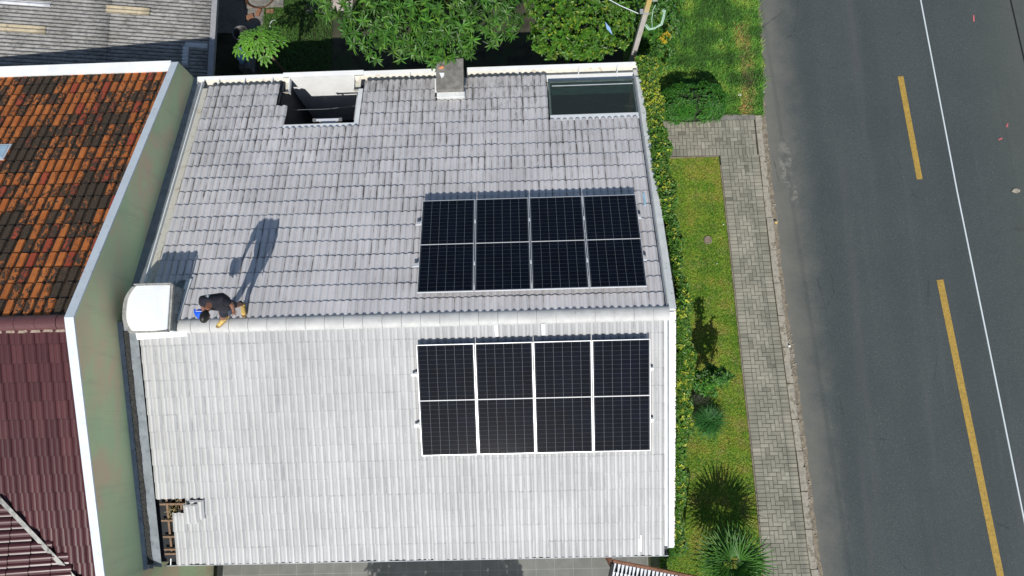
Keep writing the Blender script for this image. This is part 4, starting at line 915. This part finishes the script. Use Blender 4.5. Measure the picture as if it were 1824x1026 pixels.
# scrub round the pole
t3 = empty('wild_shrub', (4.4, 8.8, 0)); tag(t3, 'dense wild shrub growing right of the utility pole', 'shrub')
parts = []; tips = []
for (cx, cy, cz, rx, ry, rz, n) in ((4.45, 8.9, .7, .75, .9, .6, 330), (4.5, 7.9, .55, .5, .5, .45, 150), (3.5, 8.9, .9, .7, .6, .7, 170), (4.9, 10.1, .8, .9, .8, .6, 200)):
    c, a = shell(n, (cx, cy, cz), (rx, ry, rz), -.1, .5); parts.append(rosettes(c, a, 8, .12, .05, (.05, .15, .02), var=.28, yel=(.12, .22, .03), py=.12)); tips.append((cx, cy, cz))
V, F, C = join(parts); npmesh('foliage', V, F, M['leaf'], t3, C); branches((4.4, 8.8, 0), (4.4, 8.8, .3), tips, .03, t3, name='stem')
t4 = empty('yellow_shrub', (4.55, 8.05, 0)); c, a = shell(14, (4.62, 8.12, 1.05), (.12, .12, .1)); v = rosettes(c, a, 6, .1, .03, (.5, .38, .03)); npmesh('foliage', *v[:2], M['leaf'], t4, v[2]); b = MB(); b.tube([(4.55, 8.05, 0), (4.62, 8.12, 1.0)], .01, 5); b.build('stem', M['bark'], t4); tag(t4, 'small bright yellow plant among the shrubs right of the pole', 'plant')
# clipped bush beside the pavement
t5 = empty('clipped_bush', (5.4, 6.4, 0)); tag(t5, 'rounded dense dark green bush beside the paved walkway corner', 'bush')
n = 5200; d = unit(rng.normal(size=(n, 3))); d = d[d[:, 2] > -.1]; ex = np.sign(d)*np.abs(d)**.62; lum = 1+.06*np.sin(ex[:, 0]*9)*np.cos(ex[:, 1]*7)
c = np.array([5.38, 6.42, .42])+ex*np.array([.86, .5, .6])*(lum*rng.uniform(.86, 1.03, len(ex)))[:, None]
v = rosettes(c, unit(d+np.array([0, 0, .4])), 5, .055, .026, (.04, .155, .018), var=.25, yel=(.09, .22, .02), py=.15); npmesh('foliage', *v[:2], M['leaf'], t5, v[2])
branches((5.4, 6.4, 0), (5.4, 6.4, .2), [(4.9, 6.3, .6), (5.9, 6.4, .6), (5.4, 6.6, .7), (5.2, 6.1, .6)], .035, t5, name='stem')
def hull(cx, cy, cz, rx, ry, rz, e=.7):
    import bmesh
    bm = bmesh.new(); bmesh.ops.create_icosphere(bm, subdivisions=3, radius=1)
    for v_ in bm.verts: v_.co = Vector([math.copysign(abs(k)**e, k) for k in v_.co]); v_.co = Vector((cx+v_.co.x*rx, cy+v_.co.y*ry, max(.02, cz+v_.co.z*rz)))
    me = bpy.data.meshes.new('inner_foliage'); bm.to_mesh(me); bm.free(); return me
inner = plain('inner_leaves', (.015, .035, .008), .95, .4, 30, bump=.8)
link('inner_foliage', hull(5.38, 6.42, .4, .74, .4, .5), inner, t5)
# hedge climbing the gable wall
hd = empty('hedge', (3.75, .8, 0)); tag(hd, 'long narrow yellow green hedge climbing along the right gable wall of the house', 'hedge')
n = 15000; y = rng.uniform(-6.6, 6.75, n); zt = np.where(y > 0, Z0-np.tan(A1)*np.abs(y), Z0-np.tan(A2)*np.abs(y)); zt = np.where(y < -4.85, 1.55+.08*np.sin(y*7), zt)
xin = np.interp(y, [-6.6, -4.8, -3, 0, .5, 2, 3.2, 5, 6.7], [3.56, 3.55, 3.57, 3.58, 3.66, 3.62, 3.50, 3.55, 3.50])
xout = np.interp(y, [-6.6, -4.8, -3.8, -2.7, -1.6, -.5, .2, 1.5, 3.5, 4.8, 6.7], [3.72, 3.71, 3.72, 3.78, 3.9, 3.88, 3.82, 3.86, 3.95, 3.98, 4.0])+.05*np.sin(y*5)+.03*np.sin(y*13)
top = rng.random(n) < .68; s = rng.random(n)
x = np.where(top, xin+(xout-xin)*s, xout+rng.normal(0, .02, n)); zz = np.where(top, zt+.02+.05*np.sin(PI*s)+rng.normal(0, .035, n)-.12*s, zt-.1-rng.random(n)**1.3*zt*.95)
C0 = np.stack([x, y, np.maximum(zz, .03)], 1); A0 = unit(np.stack([np.where(top, .25+rng.normal(0, .3, n), 1.), rng.normal(0, .3, n)-.1, np.where(top, 1., .35)], 1))
yl = np.interp(y, [-6, -3, 0, 2.5, 4.5, 6.7], [.12, .28, .35, .25, .5, .7])*(.3+.5*(np.sin(y*2.7)*.5+.5))
base = np.array([.07, .17, .018])[None]*(1+rng.normal(0, .22, (n, 1))); m = rng.random(n) < yl; base[m] = np.array([.34, .38, .035])*(1+rng.normal(0, .18, (m.sum(), 1)))
parts = []
T_ = unit(np.cross(A0, rng.normal(size=(n, 3)))); B_ = np.cross(A0, T_)
for k in range(4):
    th = k*1.7+rng.random(n); R_ = T_*np.cos(th)[:, None]+B_*np.sin(th)[:, None]; D_ = R_*.9+A0*.35
    parts.append(leafmesh(C0, D_, A0-R_*.3, rng.uniform(.03, .075, n), rng.uniform(.02, .04, n), .2, .15, np.clip(base*(1+rng.normal(0, .1, (n, 1))), .004, 1)))
V, F, C = join(parts); npmesh('foliage', V, F, M['leaf'], hd, C)
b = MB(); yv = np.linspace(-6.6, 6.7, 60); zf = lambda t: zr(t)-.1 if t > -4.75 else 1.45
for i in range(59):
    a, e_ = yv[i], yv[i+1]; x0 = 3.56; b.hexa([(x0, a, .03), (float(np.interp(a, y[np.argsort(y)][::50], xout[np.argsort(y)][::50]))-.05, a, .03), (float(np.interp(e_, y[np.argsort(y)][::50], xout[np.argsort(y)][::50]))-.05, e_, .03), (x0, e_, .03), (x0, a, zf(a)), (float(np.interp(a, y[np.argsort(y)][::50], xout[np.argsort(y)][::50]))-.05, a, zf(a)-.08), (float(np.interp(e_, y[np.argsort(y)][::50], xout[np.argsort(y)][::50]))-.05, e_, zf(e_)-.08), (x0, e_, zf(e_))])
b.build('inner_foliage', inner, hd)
# papaya
pa = empty('papaya_plant', (-5.95, 7.75, 0)); tag(pa, 'papaya plant with big lobed bright leaves in the dark yard', 'plant')
def lobed(c, az, tilt, R, col):
    n = 7; V = [Vector((0, 0, 0))]; F = []
    for k in range(n):
        a = (k-(n-1)/2)*.72*(6/n); L_ = R*(1-.09*abs(k-(n-1)/2)**1.3)
        i0 = len(V)
        for (t, s) in ((.35, -.07), (.4, .07), (.55, -.17), (.62, .0), (.55, .17), (.72, -.07), (.72, .07), (.85, -.12), (.85, .12), (1., 0)):
            V.append(Vector((L_*t*math.cos(a)-R*s*math.sin(a)*1., L_*t*math.sin(a)+R*s*math.cos(a), -.25*L_*t*t+.02*(s != 0))))
        F += [(0, i0, i0+3), (0, i0+3, i0+1), (i0, i0+2, i0+3), (i0+1, i0+3, i0+4), (i0+2, i0+5, i0+3), (i0+3, i0+6, i0+4), (i0+3, i0+5, i0+6), (i0+5, i0+7, i0+9), (i0+5, i0+9, i0+6), (i0+6, i0+9, i0+8)]
    Rm = Matrix.Rotation(az, 3, 'Z') @ Matrix.Rotation(tilt, 3, 'Y'); return [c+Rm @ v_ for v_ in V], F, [col]*len(V)
V, F, C = [], [], []; pt = MB(); ctr = Vector((-5.95, 7.5, 2.55))
for k in range(18):
    az = k*2.4+.3; r_ = .04+.48*(k/17.)**.8; c = ctr+Vector((r_*math.cos(az)*1.15, r_*math.sin(az)*.8, .26-.3*k/17)); g_ = rng.uniform(.85, 1.2)
    v_, f_, c_ = lobed(c, az, .1+.25*k/17, .24+.05*rng.random(), (.11*g_, .27*g_, .03)); n0 = len(V); V += v_; F += [tuple(i+n0 for i in q_) for q_ in f_]; C += c_
    pt.tube([ctr-Vector((0, 0, .12)), (ctr+c)/2+Vector((0, 0, .02)), c], .007, 5)
o = pymesh('foliage', V, F, M['leaf'], pa, True, np.array(C)); pt.build('leaf_stalk', plain('leaf_stalk', (.2, .28, .08), .6), pa)
b = MB(); b.tube([(-5.95, 7.75, 0), (-5.97, 7.6, 1.2), ctr-Vector((0, 0, .1))], [.05, .04, .03], 8); b.build('stem', M['bark'], pa, True)
# sapling on the lawn
sp = empty('sapling', (5.02, -1.3, 0)); tag(sp, 'young leafy sapling on the lawn strip, casting a tall shadow', 'sapling')
c1, a1 = shell(150, (5.1, -1.2, 1.0), (.42, .36, .36), -.5, .25); c2, a2 = shell(30, (5.35, -1.1, 1.25), (.22, .16, .2), -.6, .2)
c3 = np.stack([5.05+.05*np.linspace(0, 1, 34)+rng.normal(0, .08, 34), -1.25+.1*np.linspace(0, 1, 34)+rng.normal(0, .05, 34), np.linspace(1.25, 2.35, 34)], 1); a3 = unit(rng.normal(0, .6, (34, 3))+np.array([0, 0, 1]))
c4 = np.stack([5.05+.42*np.linspace(0, 1, 8), -1.25+.1*np.linspace(0, 1, 8), np.linspace(1.1, 1.75, 8)], 1); a4 = unit(rng.normal(0, .5, (8, 3))+np.array([.6, 0, 1]))
v = rosettes(np.concatenate([c1, c2, c3, c4]), np.concatenate([a1, a2, a3, a4]), 6, .12, .045, (.05, .16, .022), spread=.7, var=.3, yel=(.12, .28, .03), py=.2); npmesh('foliage', *v[:2], M['leaf'], sp, v[2])
branches((5.02, -1.3, 0), (5.05, -1.28, .7), [(5.1, -1.15, 2.3), (5.47, -1.15, 1.75), (4.8, -1.2, 1.1), (5.35, -1.1, 1.2), (5.1, -1.4, 1.1), (4.85, -1.1, 1.0)], .022, sp, name='stem')
# grass clump
gk = empty('grass_clump', (5.22, -2.25, 0)); tag(gk, 'round tuft of long fine grass on the lawn below the sapling', 'grass clump')
n = 1500; P = np.stack([5.22+rng.normal(0, .05, n), -2.22+rng.normal(0, .05, n), np.full(n, .02)], 1); a = rng.random(n)*2*PI; H = rng.uniform(.25, .42, n); l = rng.uniform(.2, 1.3, n)
dr = np.stack([np.cos(a), np.sin(a), 0*a], 1); sd = np.stack([-np.sin(a), np.cos(a), 0*a], 1)*.004; up3 = np.array([0, 0, 1.]); p1 = P+dr*(H*l*.35)[:, None]+up3*(H*.7)[:, None]; p2 = P+dr*(H*l*.8)[:, None]+up3*(H*.85)[:, None]; p3 = P+dr*(H*l*1.15)[:, None]+up3*(H*.6)[:, None]
V = np.stack([P-sd, P+sd, p1-sd, p1+sd, p2-sd, p2+sd, p3], 1).reshape(-1, 3); F = (np.array([(0, 1, 3), (0, 3, 2), (2, 3, 5), (2, 5, 4), (4, 5, 6)])[None]+np.arange(n)[:, None, None]*7).reshape(-1, 3)
npmesh('blades', V, F, M['blade'], gk, np.repeat(tint(n, (.045, .17, .035), .3), 7, axis=0))
gk2 = empty('grass_clump', (4.0, -4.6, 0)); tag(gk2, 'spreading tuft of long grass at the foot of the hedge near the palm', 'grass clump')
P2 = np.stack([3.95+rng.normal(0, .06, n), -4.6+rng.uniform(-.9, .9, n), np.full(n, .02)], 1)-P; V2 = V+np.repeat(P2, 7, axis=0); npmesh('blades', V2, F, M['blade'], gk2, np.repeat(tint(n, (.05, .17, .03), .3), 7, axis=0))
gk3 = empty('dry_shrub', (4.95, -1.85, 0)); tag(gk3, 'dark low twiggy plant between the sapling and the round grass tuft', 'plant')
V3 = (V-np.array([5.22, -2.22, 0]))*np.array([.9, .8, .8])+np.array([4.95, -1.8, 0]); npmesh('blades', V3, F, M['blade'], gk3, np.repeat(tint(n, (.035, .05, .02), .35), 7, axis=0))
# fan palm
pl = empty('fan_palm', (5.32, -5.6, 0)); tag(pl, 'low fan palm with stiff spiky leaves at the bottom of the lawn', 'palm')
V, F, C = [], [], []; ps = MB(); hub = Vector((5.33, -5.5, 1.02))
def fan(base, dirv, R, nseg, col, spread=2.6):
    dirv = dirv.normalized(); S_ = dirv.cross(Vector((0, 0, 1))).normalized(); U_ = S_.cross(dirv)
    for k in range(nseg):
        a = (k/(nseg-1)-.5)*spread; dd = (dirv*math.cos(a)+S_*math.sin(a)+U_*(.12*math.cos(a*2)+.05)).normalized(); ss = dd.cross(U_).normalized(); L_ = R*(1-.12*abs(a))*random.uniform(.9, 1.08); dz = Vector((0, 0, -1))
        n0 = len(V); wv = .019
        for t, wd, dp in ((0, .3, 0), (.45, 1., .02), (.75, .7, .05), (1., .05, .13)):
            p = base+dd*L_*t+dz*dp*L_
            V.append(p-ss*wv*wd+U_*.006*wd); V.append(p-U_*.006*wd); V.append(p+ss*wv*wd+U_*.006*wd)
        for t in range(3):
            for j in (0, 1): F.append((n0+t*3+j, n0+t*3+j+1, n0+t*3+j+4, n0+t*3+j+3))
        C.extend([col]*12)
for k in range(19):
    az = k*2.399; el = .08+1.25*(k/19.)**1.2; d_ = Vector((math.cos(az)*math.cos(el), math.sin(az)*math.cos(el), math.sin(el))); e = hub+d_*((.12+.2*random.random()) if k % 2 else .3); g_ = random.uniform(.75, 1.25)
    ps.tube([hub-Vector((0, 0, .1)), hub+d_*.15, e], .008, 5); fan(e, Vector((d_.x, d_.y, d_.z*.5)), (.72+.16*random.random()), 15, (.06*g_, .17*g_, .025))
pymesh('frond', V, F, M['leaf'], pl, True, np.array(C)); ps.build('leaf_stalk', plain('palm_stalk', (.1, .16, .04), .6), pl)
b = MB(); b.tube([(5.32, -5.6, 0), (5.32, -5.59, .4), tuple(hub-Vector((0, 0, .05)))], [.08, .07, .05], 9); b.build('trunk', M['bark'], pl, True)
# trees beyond the front edge that shade the patio
def shade_tree(x, y, z, r_, n, label):
    t = empty('garden_tree', (x, y, 0)); c, a = shell(n, (x, y, z), (r_, r_*.8, r_*.6), -.5, .2); v = rosettes(c, a, 8, .2, .07, (.06, .15, .02)); npmesh('crown', *v[:2], M['leaf'], t, v[2]); branches((x, y, 0), (x, y, z-.6), [(x+.4, y, z), (x-.5, y+.1, z), (x, y+.4, z)], .06, t); tag(t, label, 'tree', 'garden trees shading the patio')
shade_tree(-2.7, -9.0, 3.4, 1.0, 330, 'garden tree in front of the patio, the left one'); shade_tree(-.95, -9.1, 3.3, .95, 300, 'garden tree in front of the patio, the right one')

# ================================================================== litter and small things on the verge
for k, (x, y, s, lb) in enumerate(((6.83, 6.85, .05, 'large white stone on the verge right of the clipped bush'), (7.53, 6.91, .03, 'small white stone at the road edge near the kerb end'), (6.45, 8.57, .035, 'pale stone in the tall grass above the bush shadow'), (7.1, 7.49, .02, 'tiny white stone in the grass near the road'), (6.72, 8.35, .025, 'small pale stone in the tall verge grass'), (6.08, 3.07, .018, 'tiny white pebble on the lawn by the pavement'), (5.81, 1.97, .015, 'tiny white pebble in the middle of the lawn'))):
    blob('stone', (x, y, .04+s*.6), (s, s*.9, s*.6), M['rock'], lb, 'stone', k+1)
blob('pale_stain_stone', (14.14, 3.79, .02), (.11, .07, .012), M['kerb'], 'pale flattened lump on the asphalt at the far side of the road', 'stone', 11)
dr_ = empty('drain_cover', (5.62, 2.64, 0)); tag(dr_, 'small round mud coloured drain cover set in the lawn', 'drain cover')
b = MB(); b.tube([(0, 0, .02), (0, 0, .05)], .08, 18); b.build('lid', plain('mud_lid', (.22, .17, .13), .9, .3, 30), dr_, loc=(0, 0, 0)); b = MB(); b.tube([(.1*math.cos(t), .1*math.sin(t), .04) for t in np.linspace(0, 2*PI, 20)], .018, 6); b.build('rim', M['dust'], dr_, loc=(0, 0, 0))
blob('yellow_wrapper', (7.49, 3.06, .12), (.04, .03, .01), M['boot'], 'small yellow wrapper lying on the kerb', 'wrapper', 5)
blob('crumpled_foil', (XR(-.32)-.05, -.32, .06), (.035, .03, .02), M['white'], 'crumpled white foil in the broken part of the kerb', 'foil', 6)

# ================================================================== the person
OX, OY = -5.235, .09; OZ = Z0
def W3(dx, dy, z): return (OX+dx, OY+dy, OZ+z)
def skin(name, chains, mat, parent, sub=2):
    V, E, Rr, roots = [], [], [], []
    for ch_ in chains:
        prev = None
        for item in ch_:
            if isinstance(item, int): prev = item if item >= 0 else None; continue
            p, r_ = item; V.append(p); Rr.append(r_); i = len(V)-1
            if prev is not None: E.append((prev, i))
            else: roots.append(i)
            prev = i
    me = bpy.data.meshes.new(name); me.from_pydata(V, E, []); o = bpy.data.objects.new(name, me); COL.objects.link(o)
    m = o.modifiers.new('skin', 'SKIN'); m.use_smooth_shade = True
    for i, sv in enumerate(me.skin_vertices[0].data): r_ = Rr[i]; sv.radius = r_ if isinstance(r_, tuple) else (r_, r_); sv.use_root = i in roots
    ss = o.modifiers.new('sub', 'SUBSURF'); ss.levels = sub; ss.render_levels = sub
    dg = bpy.context.evaluated_depsgraph_get(); me2 = bpy.data.meshes.new_from_object(o.evaluated_get(dg)); bpy.data.objects.remove(o); me2.materials.clear()
    return link(name, me2, mat, parent, True)
man = empty('person', (OX, OY, OZ)); tag(man, 'person in dark shirt, shorts and yellow boots bending forward on the roof ridge', 'person')
FA = Vector(W3(-.16, .0, .19)); FBt = Vector(W3(.14, .28, .06))       # ankles
pel = W3(.16, .14, .86); ch1 = W3(.15, .18, 1.08); ch2 = W3(.13, .17, 1.25); nk = W3(.11, .07, 1.38); hd0 = W3(.085, -.06, 1.43)
kA = W3(-.02, -.04, .52); kB = W3(.17, .2, .45)
shR, shL = W3(-.05, .17, 1.3), W3(.30, .18, 1.3); elR, elL = W3(-.17, .12, 1.05), W3(.37, .13, 1.05); wrR, wrL = W3(-.235, .03, .84), W3(.31, .06, .83)
chains = [[(pel, (.13, .1)), (ch1, (.13, .095)), (ch2, (.14, .09)), (nk, .055), (hd0, .06)],
          [2, (shR, .055), (elR, .046), (wrR, .032)], [2, (shL, .055), (elL, .046), (wrL, .032)],
          [0, (W3(.08, .13, .82), .085), (kA, .06), (W3(-.1, -.02, .33), .058), (tuple(FA), .035)], [0, (W3(.22, .17, .82), .085), (kB, .06), (W3(.165, .25, .28), .058), (tuple(FBt), .035)]]
body = skin('body', chains, M['skin'], man)
def hand(wr, dirv, side, parent):
    b = MB(); wr, d_ = Vector(wr), Vector(dirv).normalized(); s_ = Vector(side).normalized(); u = s_.cross(d_).normalized()
    b.obox(wr+d_*.045, s_*.04, d_*.045, u*.014)
    for k in range(4):
        L_ = (.066, .075, .07, .055)[k]; p = wr+d_*.088+s_*(.03-.02*k); q_ = p+d_*L_*.55+u*.008; r_ = q_+d_*L_*.4+u*.022; b.tube([p, q_, r_], [.009, .008, .006], 7)
    p = wr+d_*.03+s_*.04; b.tube([p, p+d_*.03+s_*.025, p+d_*.062+s_*.03+u*.012], [.011, .010, .007], 7)
    return b
hb = hand(wrR, (-.25, -.1, -1), (.3, -1, 0), man); hb2 = hand(wrL, (-.2, -.35, -1), (-.4, -1, 0), man)
me = body.data; import bmesh
bm = bmesh.new(); bm.from_mesh(me)
for H_ in (hb, hb2):
    vs = [bm.verts.new(Vector(v_)) for v_ in H_.V]
    for f_ in H_.F:
        try: bm.faces.new([vs[i] for i in f_])
        except ValueError: pass
# head with face, built as a shaped sphere on the neck
Hd = Vector(W3(.07, -.15, 1.44)); fw = Vector((-.12, -.62, -.78)).normalized(); upv = Vector((-.05, -.8, .62)).normalized(); sx = fw.cross(upv).normalized(); upv = sx.cross(fw)
hm = bmesh.new(); bmesh.ops.create_uvsphere(hm, u_segments=28, v_segments=20, radius=1)
def headco(c):
    x_, y_, z_ = c.x, c.y, c.z     # x side, y forward, z up
    w_ = .078*(1-.22*max(0, -z_)**1.5); dpt = .1; hgt = .125
    p = Vector((x_*w_, y_*dpt*(1-.12*max(0, -z_)), z_*hgt))
    if y_ > .6: p.y += .022*math.exp(-((x_/.16)**2))*math.exp(-(((z_+.12)/.2)**2))       # nose
    if y_ > .3: p.y -= .010*math.exp(-(((abs(x_)-.38)/.16)**2))*math.exp(-(((z_-.08)/.14)**2))   # eye sockets
    if y_ > .3: p.y += .006*math.exp(-((x_/.3)**2))*math.exp(-(((z_+.5)/.1)**2))
    if y_ > .3: p.y += .010*math.exp(-((x_/.35)**2))*math.exp(-(((z_+.82)/.15)**2))
    return Hd+sx*p.x+fw*p.y+upv*p.z
for v_ in hm.verts: v_.co = headco(v_.co)
tm = bpy.data.meshes.new('t'); hm.to_mesh(tm); hm.free(); bm.from_mesh(tm)
for s_ in (-1, 1):
    c = Hd+sx*s_*.079-upv*.008-fw*.005; r0_ = bmesh.ops.create_icosphere(bm, subdivisions=2, radius=1)['verts']
    for v_ in r0_: q_ = v_.co.copy(); v_.co = c+sx*q_.x*.011+fw*q_.y*.02+upv*q_.z*.032
bm.to_mesh(me); bm.free(); me.polygons.foreach_set('use_smooth', [True]*len(me.polygons))
b = MB()
for s_ in (-1, 1): b = MB(); b.tube([Hd+sx*s_*.03+fw*.083+upv*.01, Hd+sx*s_*.03+fw*.092+upv*.01], .009, 8); b.build('eye', M['eye'], man)
hm = bmesh.new(); bmesh.ops.create_uvsphere(hm, u_segments=32, v_segments=22, radius=1)
for f_ in [f_ for f_ in hm.faces if (f_.calc_center_median().y > .35 and f_.calc_center_median().z < .55) or f_.calc_center_median().z < -.45]: hm.faces.remove(f_)
for v_ in [v_ for v_ in hm.verts if not v_.link_faces]: hm.verts.remove(v_)
for v_ in hm.verts: q_ = headco(v_.co); v_.co = Hd+(q_-Hd)*1.07
tm = bpy.data.meshes.new('hair'); hm.to_mesh(tm); hm.free(); link('hair', tm, M['hair'], man, True)
# clothes
skin('shirt', [[(W3(.16, .15, .8), (.2, .175)), (ch1, (.19, .165)), (ch2, (.2, .16)), (W3(.11, .085, 1.4), .088)], [2, (shR, .1), (W3(-.14, .14, 1.1), .078)], [2, (shL, .1), (W3(.36, .14, 1.1), .078)]], M['navy'], man)
skin('shorts', [[(W3(.16, .14, .92), (.145, .12)), (W3(.155, .14, .82), (.15, .12))], [1, (W3(.07, .1, .74), .1), (W3(0, -.02, .54), .08)], [1, (W3(.22, .17, .74), .1), (W3(.18, .2, .5), .08)]], M['shorts'], man)
def boot(ank, toe, up_=Vector((0, 0, 1))):
    ank = Vector(ank); toe = Vector(toe); d_ = (toe-ank); d_ = (d_-up_*d_.dot(up_)).normalized(); base = ank-up_*.07
    o = skin('boot', [[(tuple(base-d_*.04), (.042, .04)), (tuple(base+d_*.06), (.047, .042)), (tuple(base+d_*.15-up_*.01), (.05, .032)), (tuple(base+d_*.2-up_*.015), (.038, .025))], [0, (tuple(ank+up_*.02-d_*.02), (.045, .045))]], M['boot'], man)
    b = MB(); s_ = d_.cross(up_).normalized(); pts_ = [(-.085, -.035), (-.085, .035), (.05, .045), (.17, .05), (.235, .03), (.25, 0), (.235, -.03), (.17, -.05), (.05, -.045)]
    V = [base+d_*a-up_*.045+s_*c for a, c in pts_]+[base+d_*a-up_*.025+s_*c for a, c in pts_]; n = len(pts_); b.add(V, [tuple(range(n))[::-1], tuple(range(n, 2*n))]+[(i, (i+1) % n, (i+1) % n+n, i+n) for i in range(n)]); b.build('boot_sole', M['sole'], man)
    b = MB(); b.tube([ank+up_*.01, ank+up_*.09], [.046, .043], 12); b.build('sock', M['sock'], man, True)
boot(FA, FA+Vector((-.17, -.17, 0)), Vector((0, .0, 1))); boot(FBt, FBt+Vector((.05, -.22, .07)), Vector(FN[3]))
# faded print on the back of the shirt
b = MB()
for k in range(9):
    x_ = -.02+.028*k; b.obox(W3(x_, .255-.012*abs(k-3), 1.37-.02*abs(k-4)*.5), (.009, 0, 0), (.004*(k-4), .012, -.03+.006*math.sin(k*2.2)), (0, .004, .002))
    b.obox(W3(x_, .2-.01*abs(k-4), 1.415-.008*abs(k-4)), (.009, 0, 0), (.004*(k-4), .03+.008*math.sin(k*2.2), -.006), (0, 0, .004))
b.build('shirt_print', plain('faded_print', (.45, .52, .56), .8, .3, 30), man)
# cap held in the hand
cp = empty('cap', W3(-.3, .0, .84)); tag(cp, 'bright blue cap held in the hand of the person on the roof', 'cap')
hm = bmesh.new(); bmesh.ops.create_uvsphere(hm, u_segments=24, v_segments=14, radius=.095)
for f_ in [f_ for f_ in hm.faces if f_.calc_center_median().z < -.01]: hm.faces.remove(f_)
tm = bpy.data.meshes.new('crown'); hm.to_mesh(tm); hm.free(); o = link('crown', tm, M['capblue'], cp, True, loc=(0, 0, 0)); o.modifiers.new('s', 'SOLIDIFY').thickness = .003; o.rotation_euler = (.5, -.3, .3)
b = MB(); n = 12; V = []
for r_, z_ in ((.08, 0), (.15, -.012)): V += [(r_*math.cos(t)*(.9 if r_ > .1 else 1), r_*math.sin(t), z_) for t in np.linspace(PI-1.1, PI+1.1, n)]
b.add(V, [(k, k+1, k+1+n, k+n) for k in range(n-1)]); o = b.build('visor', M['capblue'], cp, True, loc=(0, 0, 0)); o.modifiers.new('s', 'SOLIDIFY').thickness = .004; o.rotation_euler = (.5, -.3, .3)
b = MB(); b.tube([(.06*math.cos(t), .03, .06+.03*math.sin(t)) for t in np.linspace(0, PI, 8)], .006, 5); b.build('strap', M['white'], cp, True, loc=(0, 0, 0))

for m_ in (M['cells'],): pass
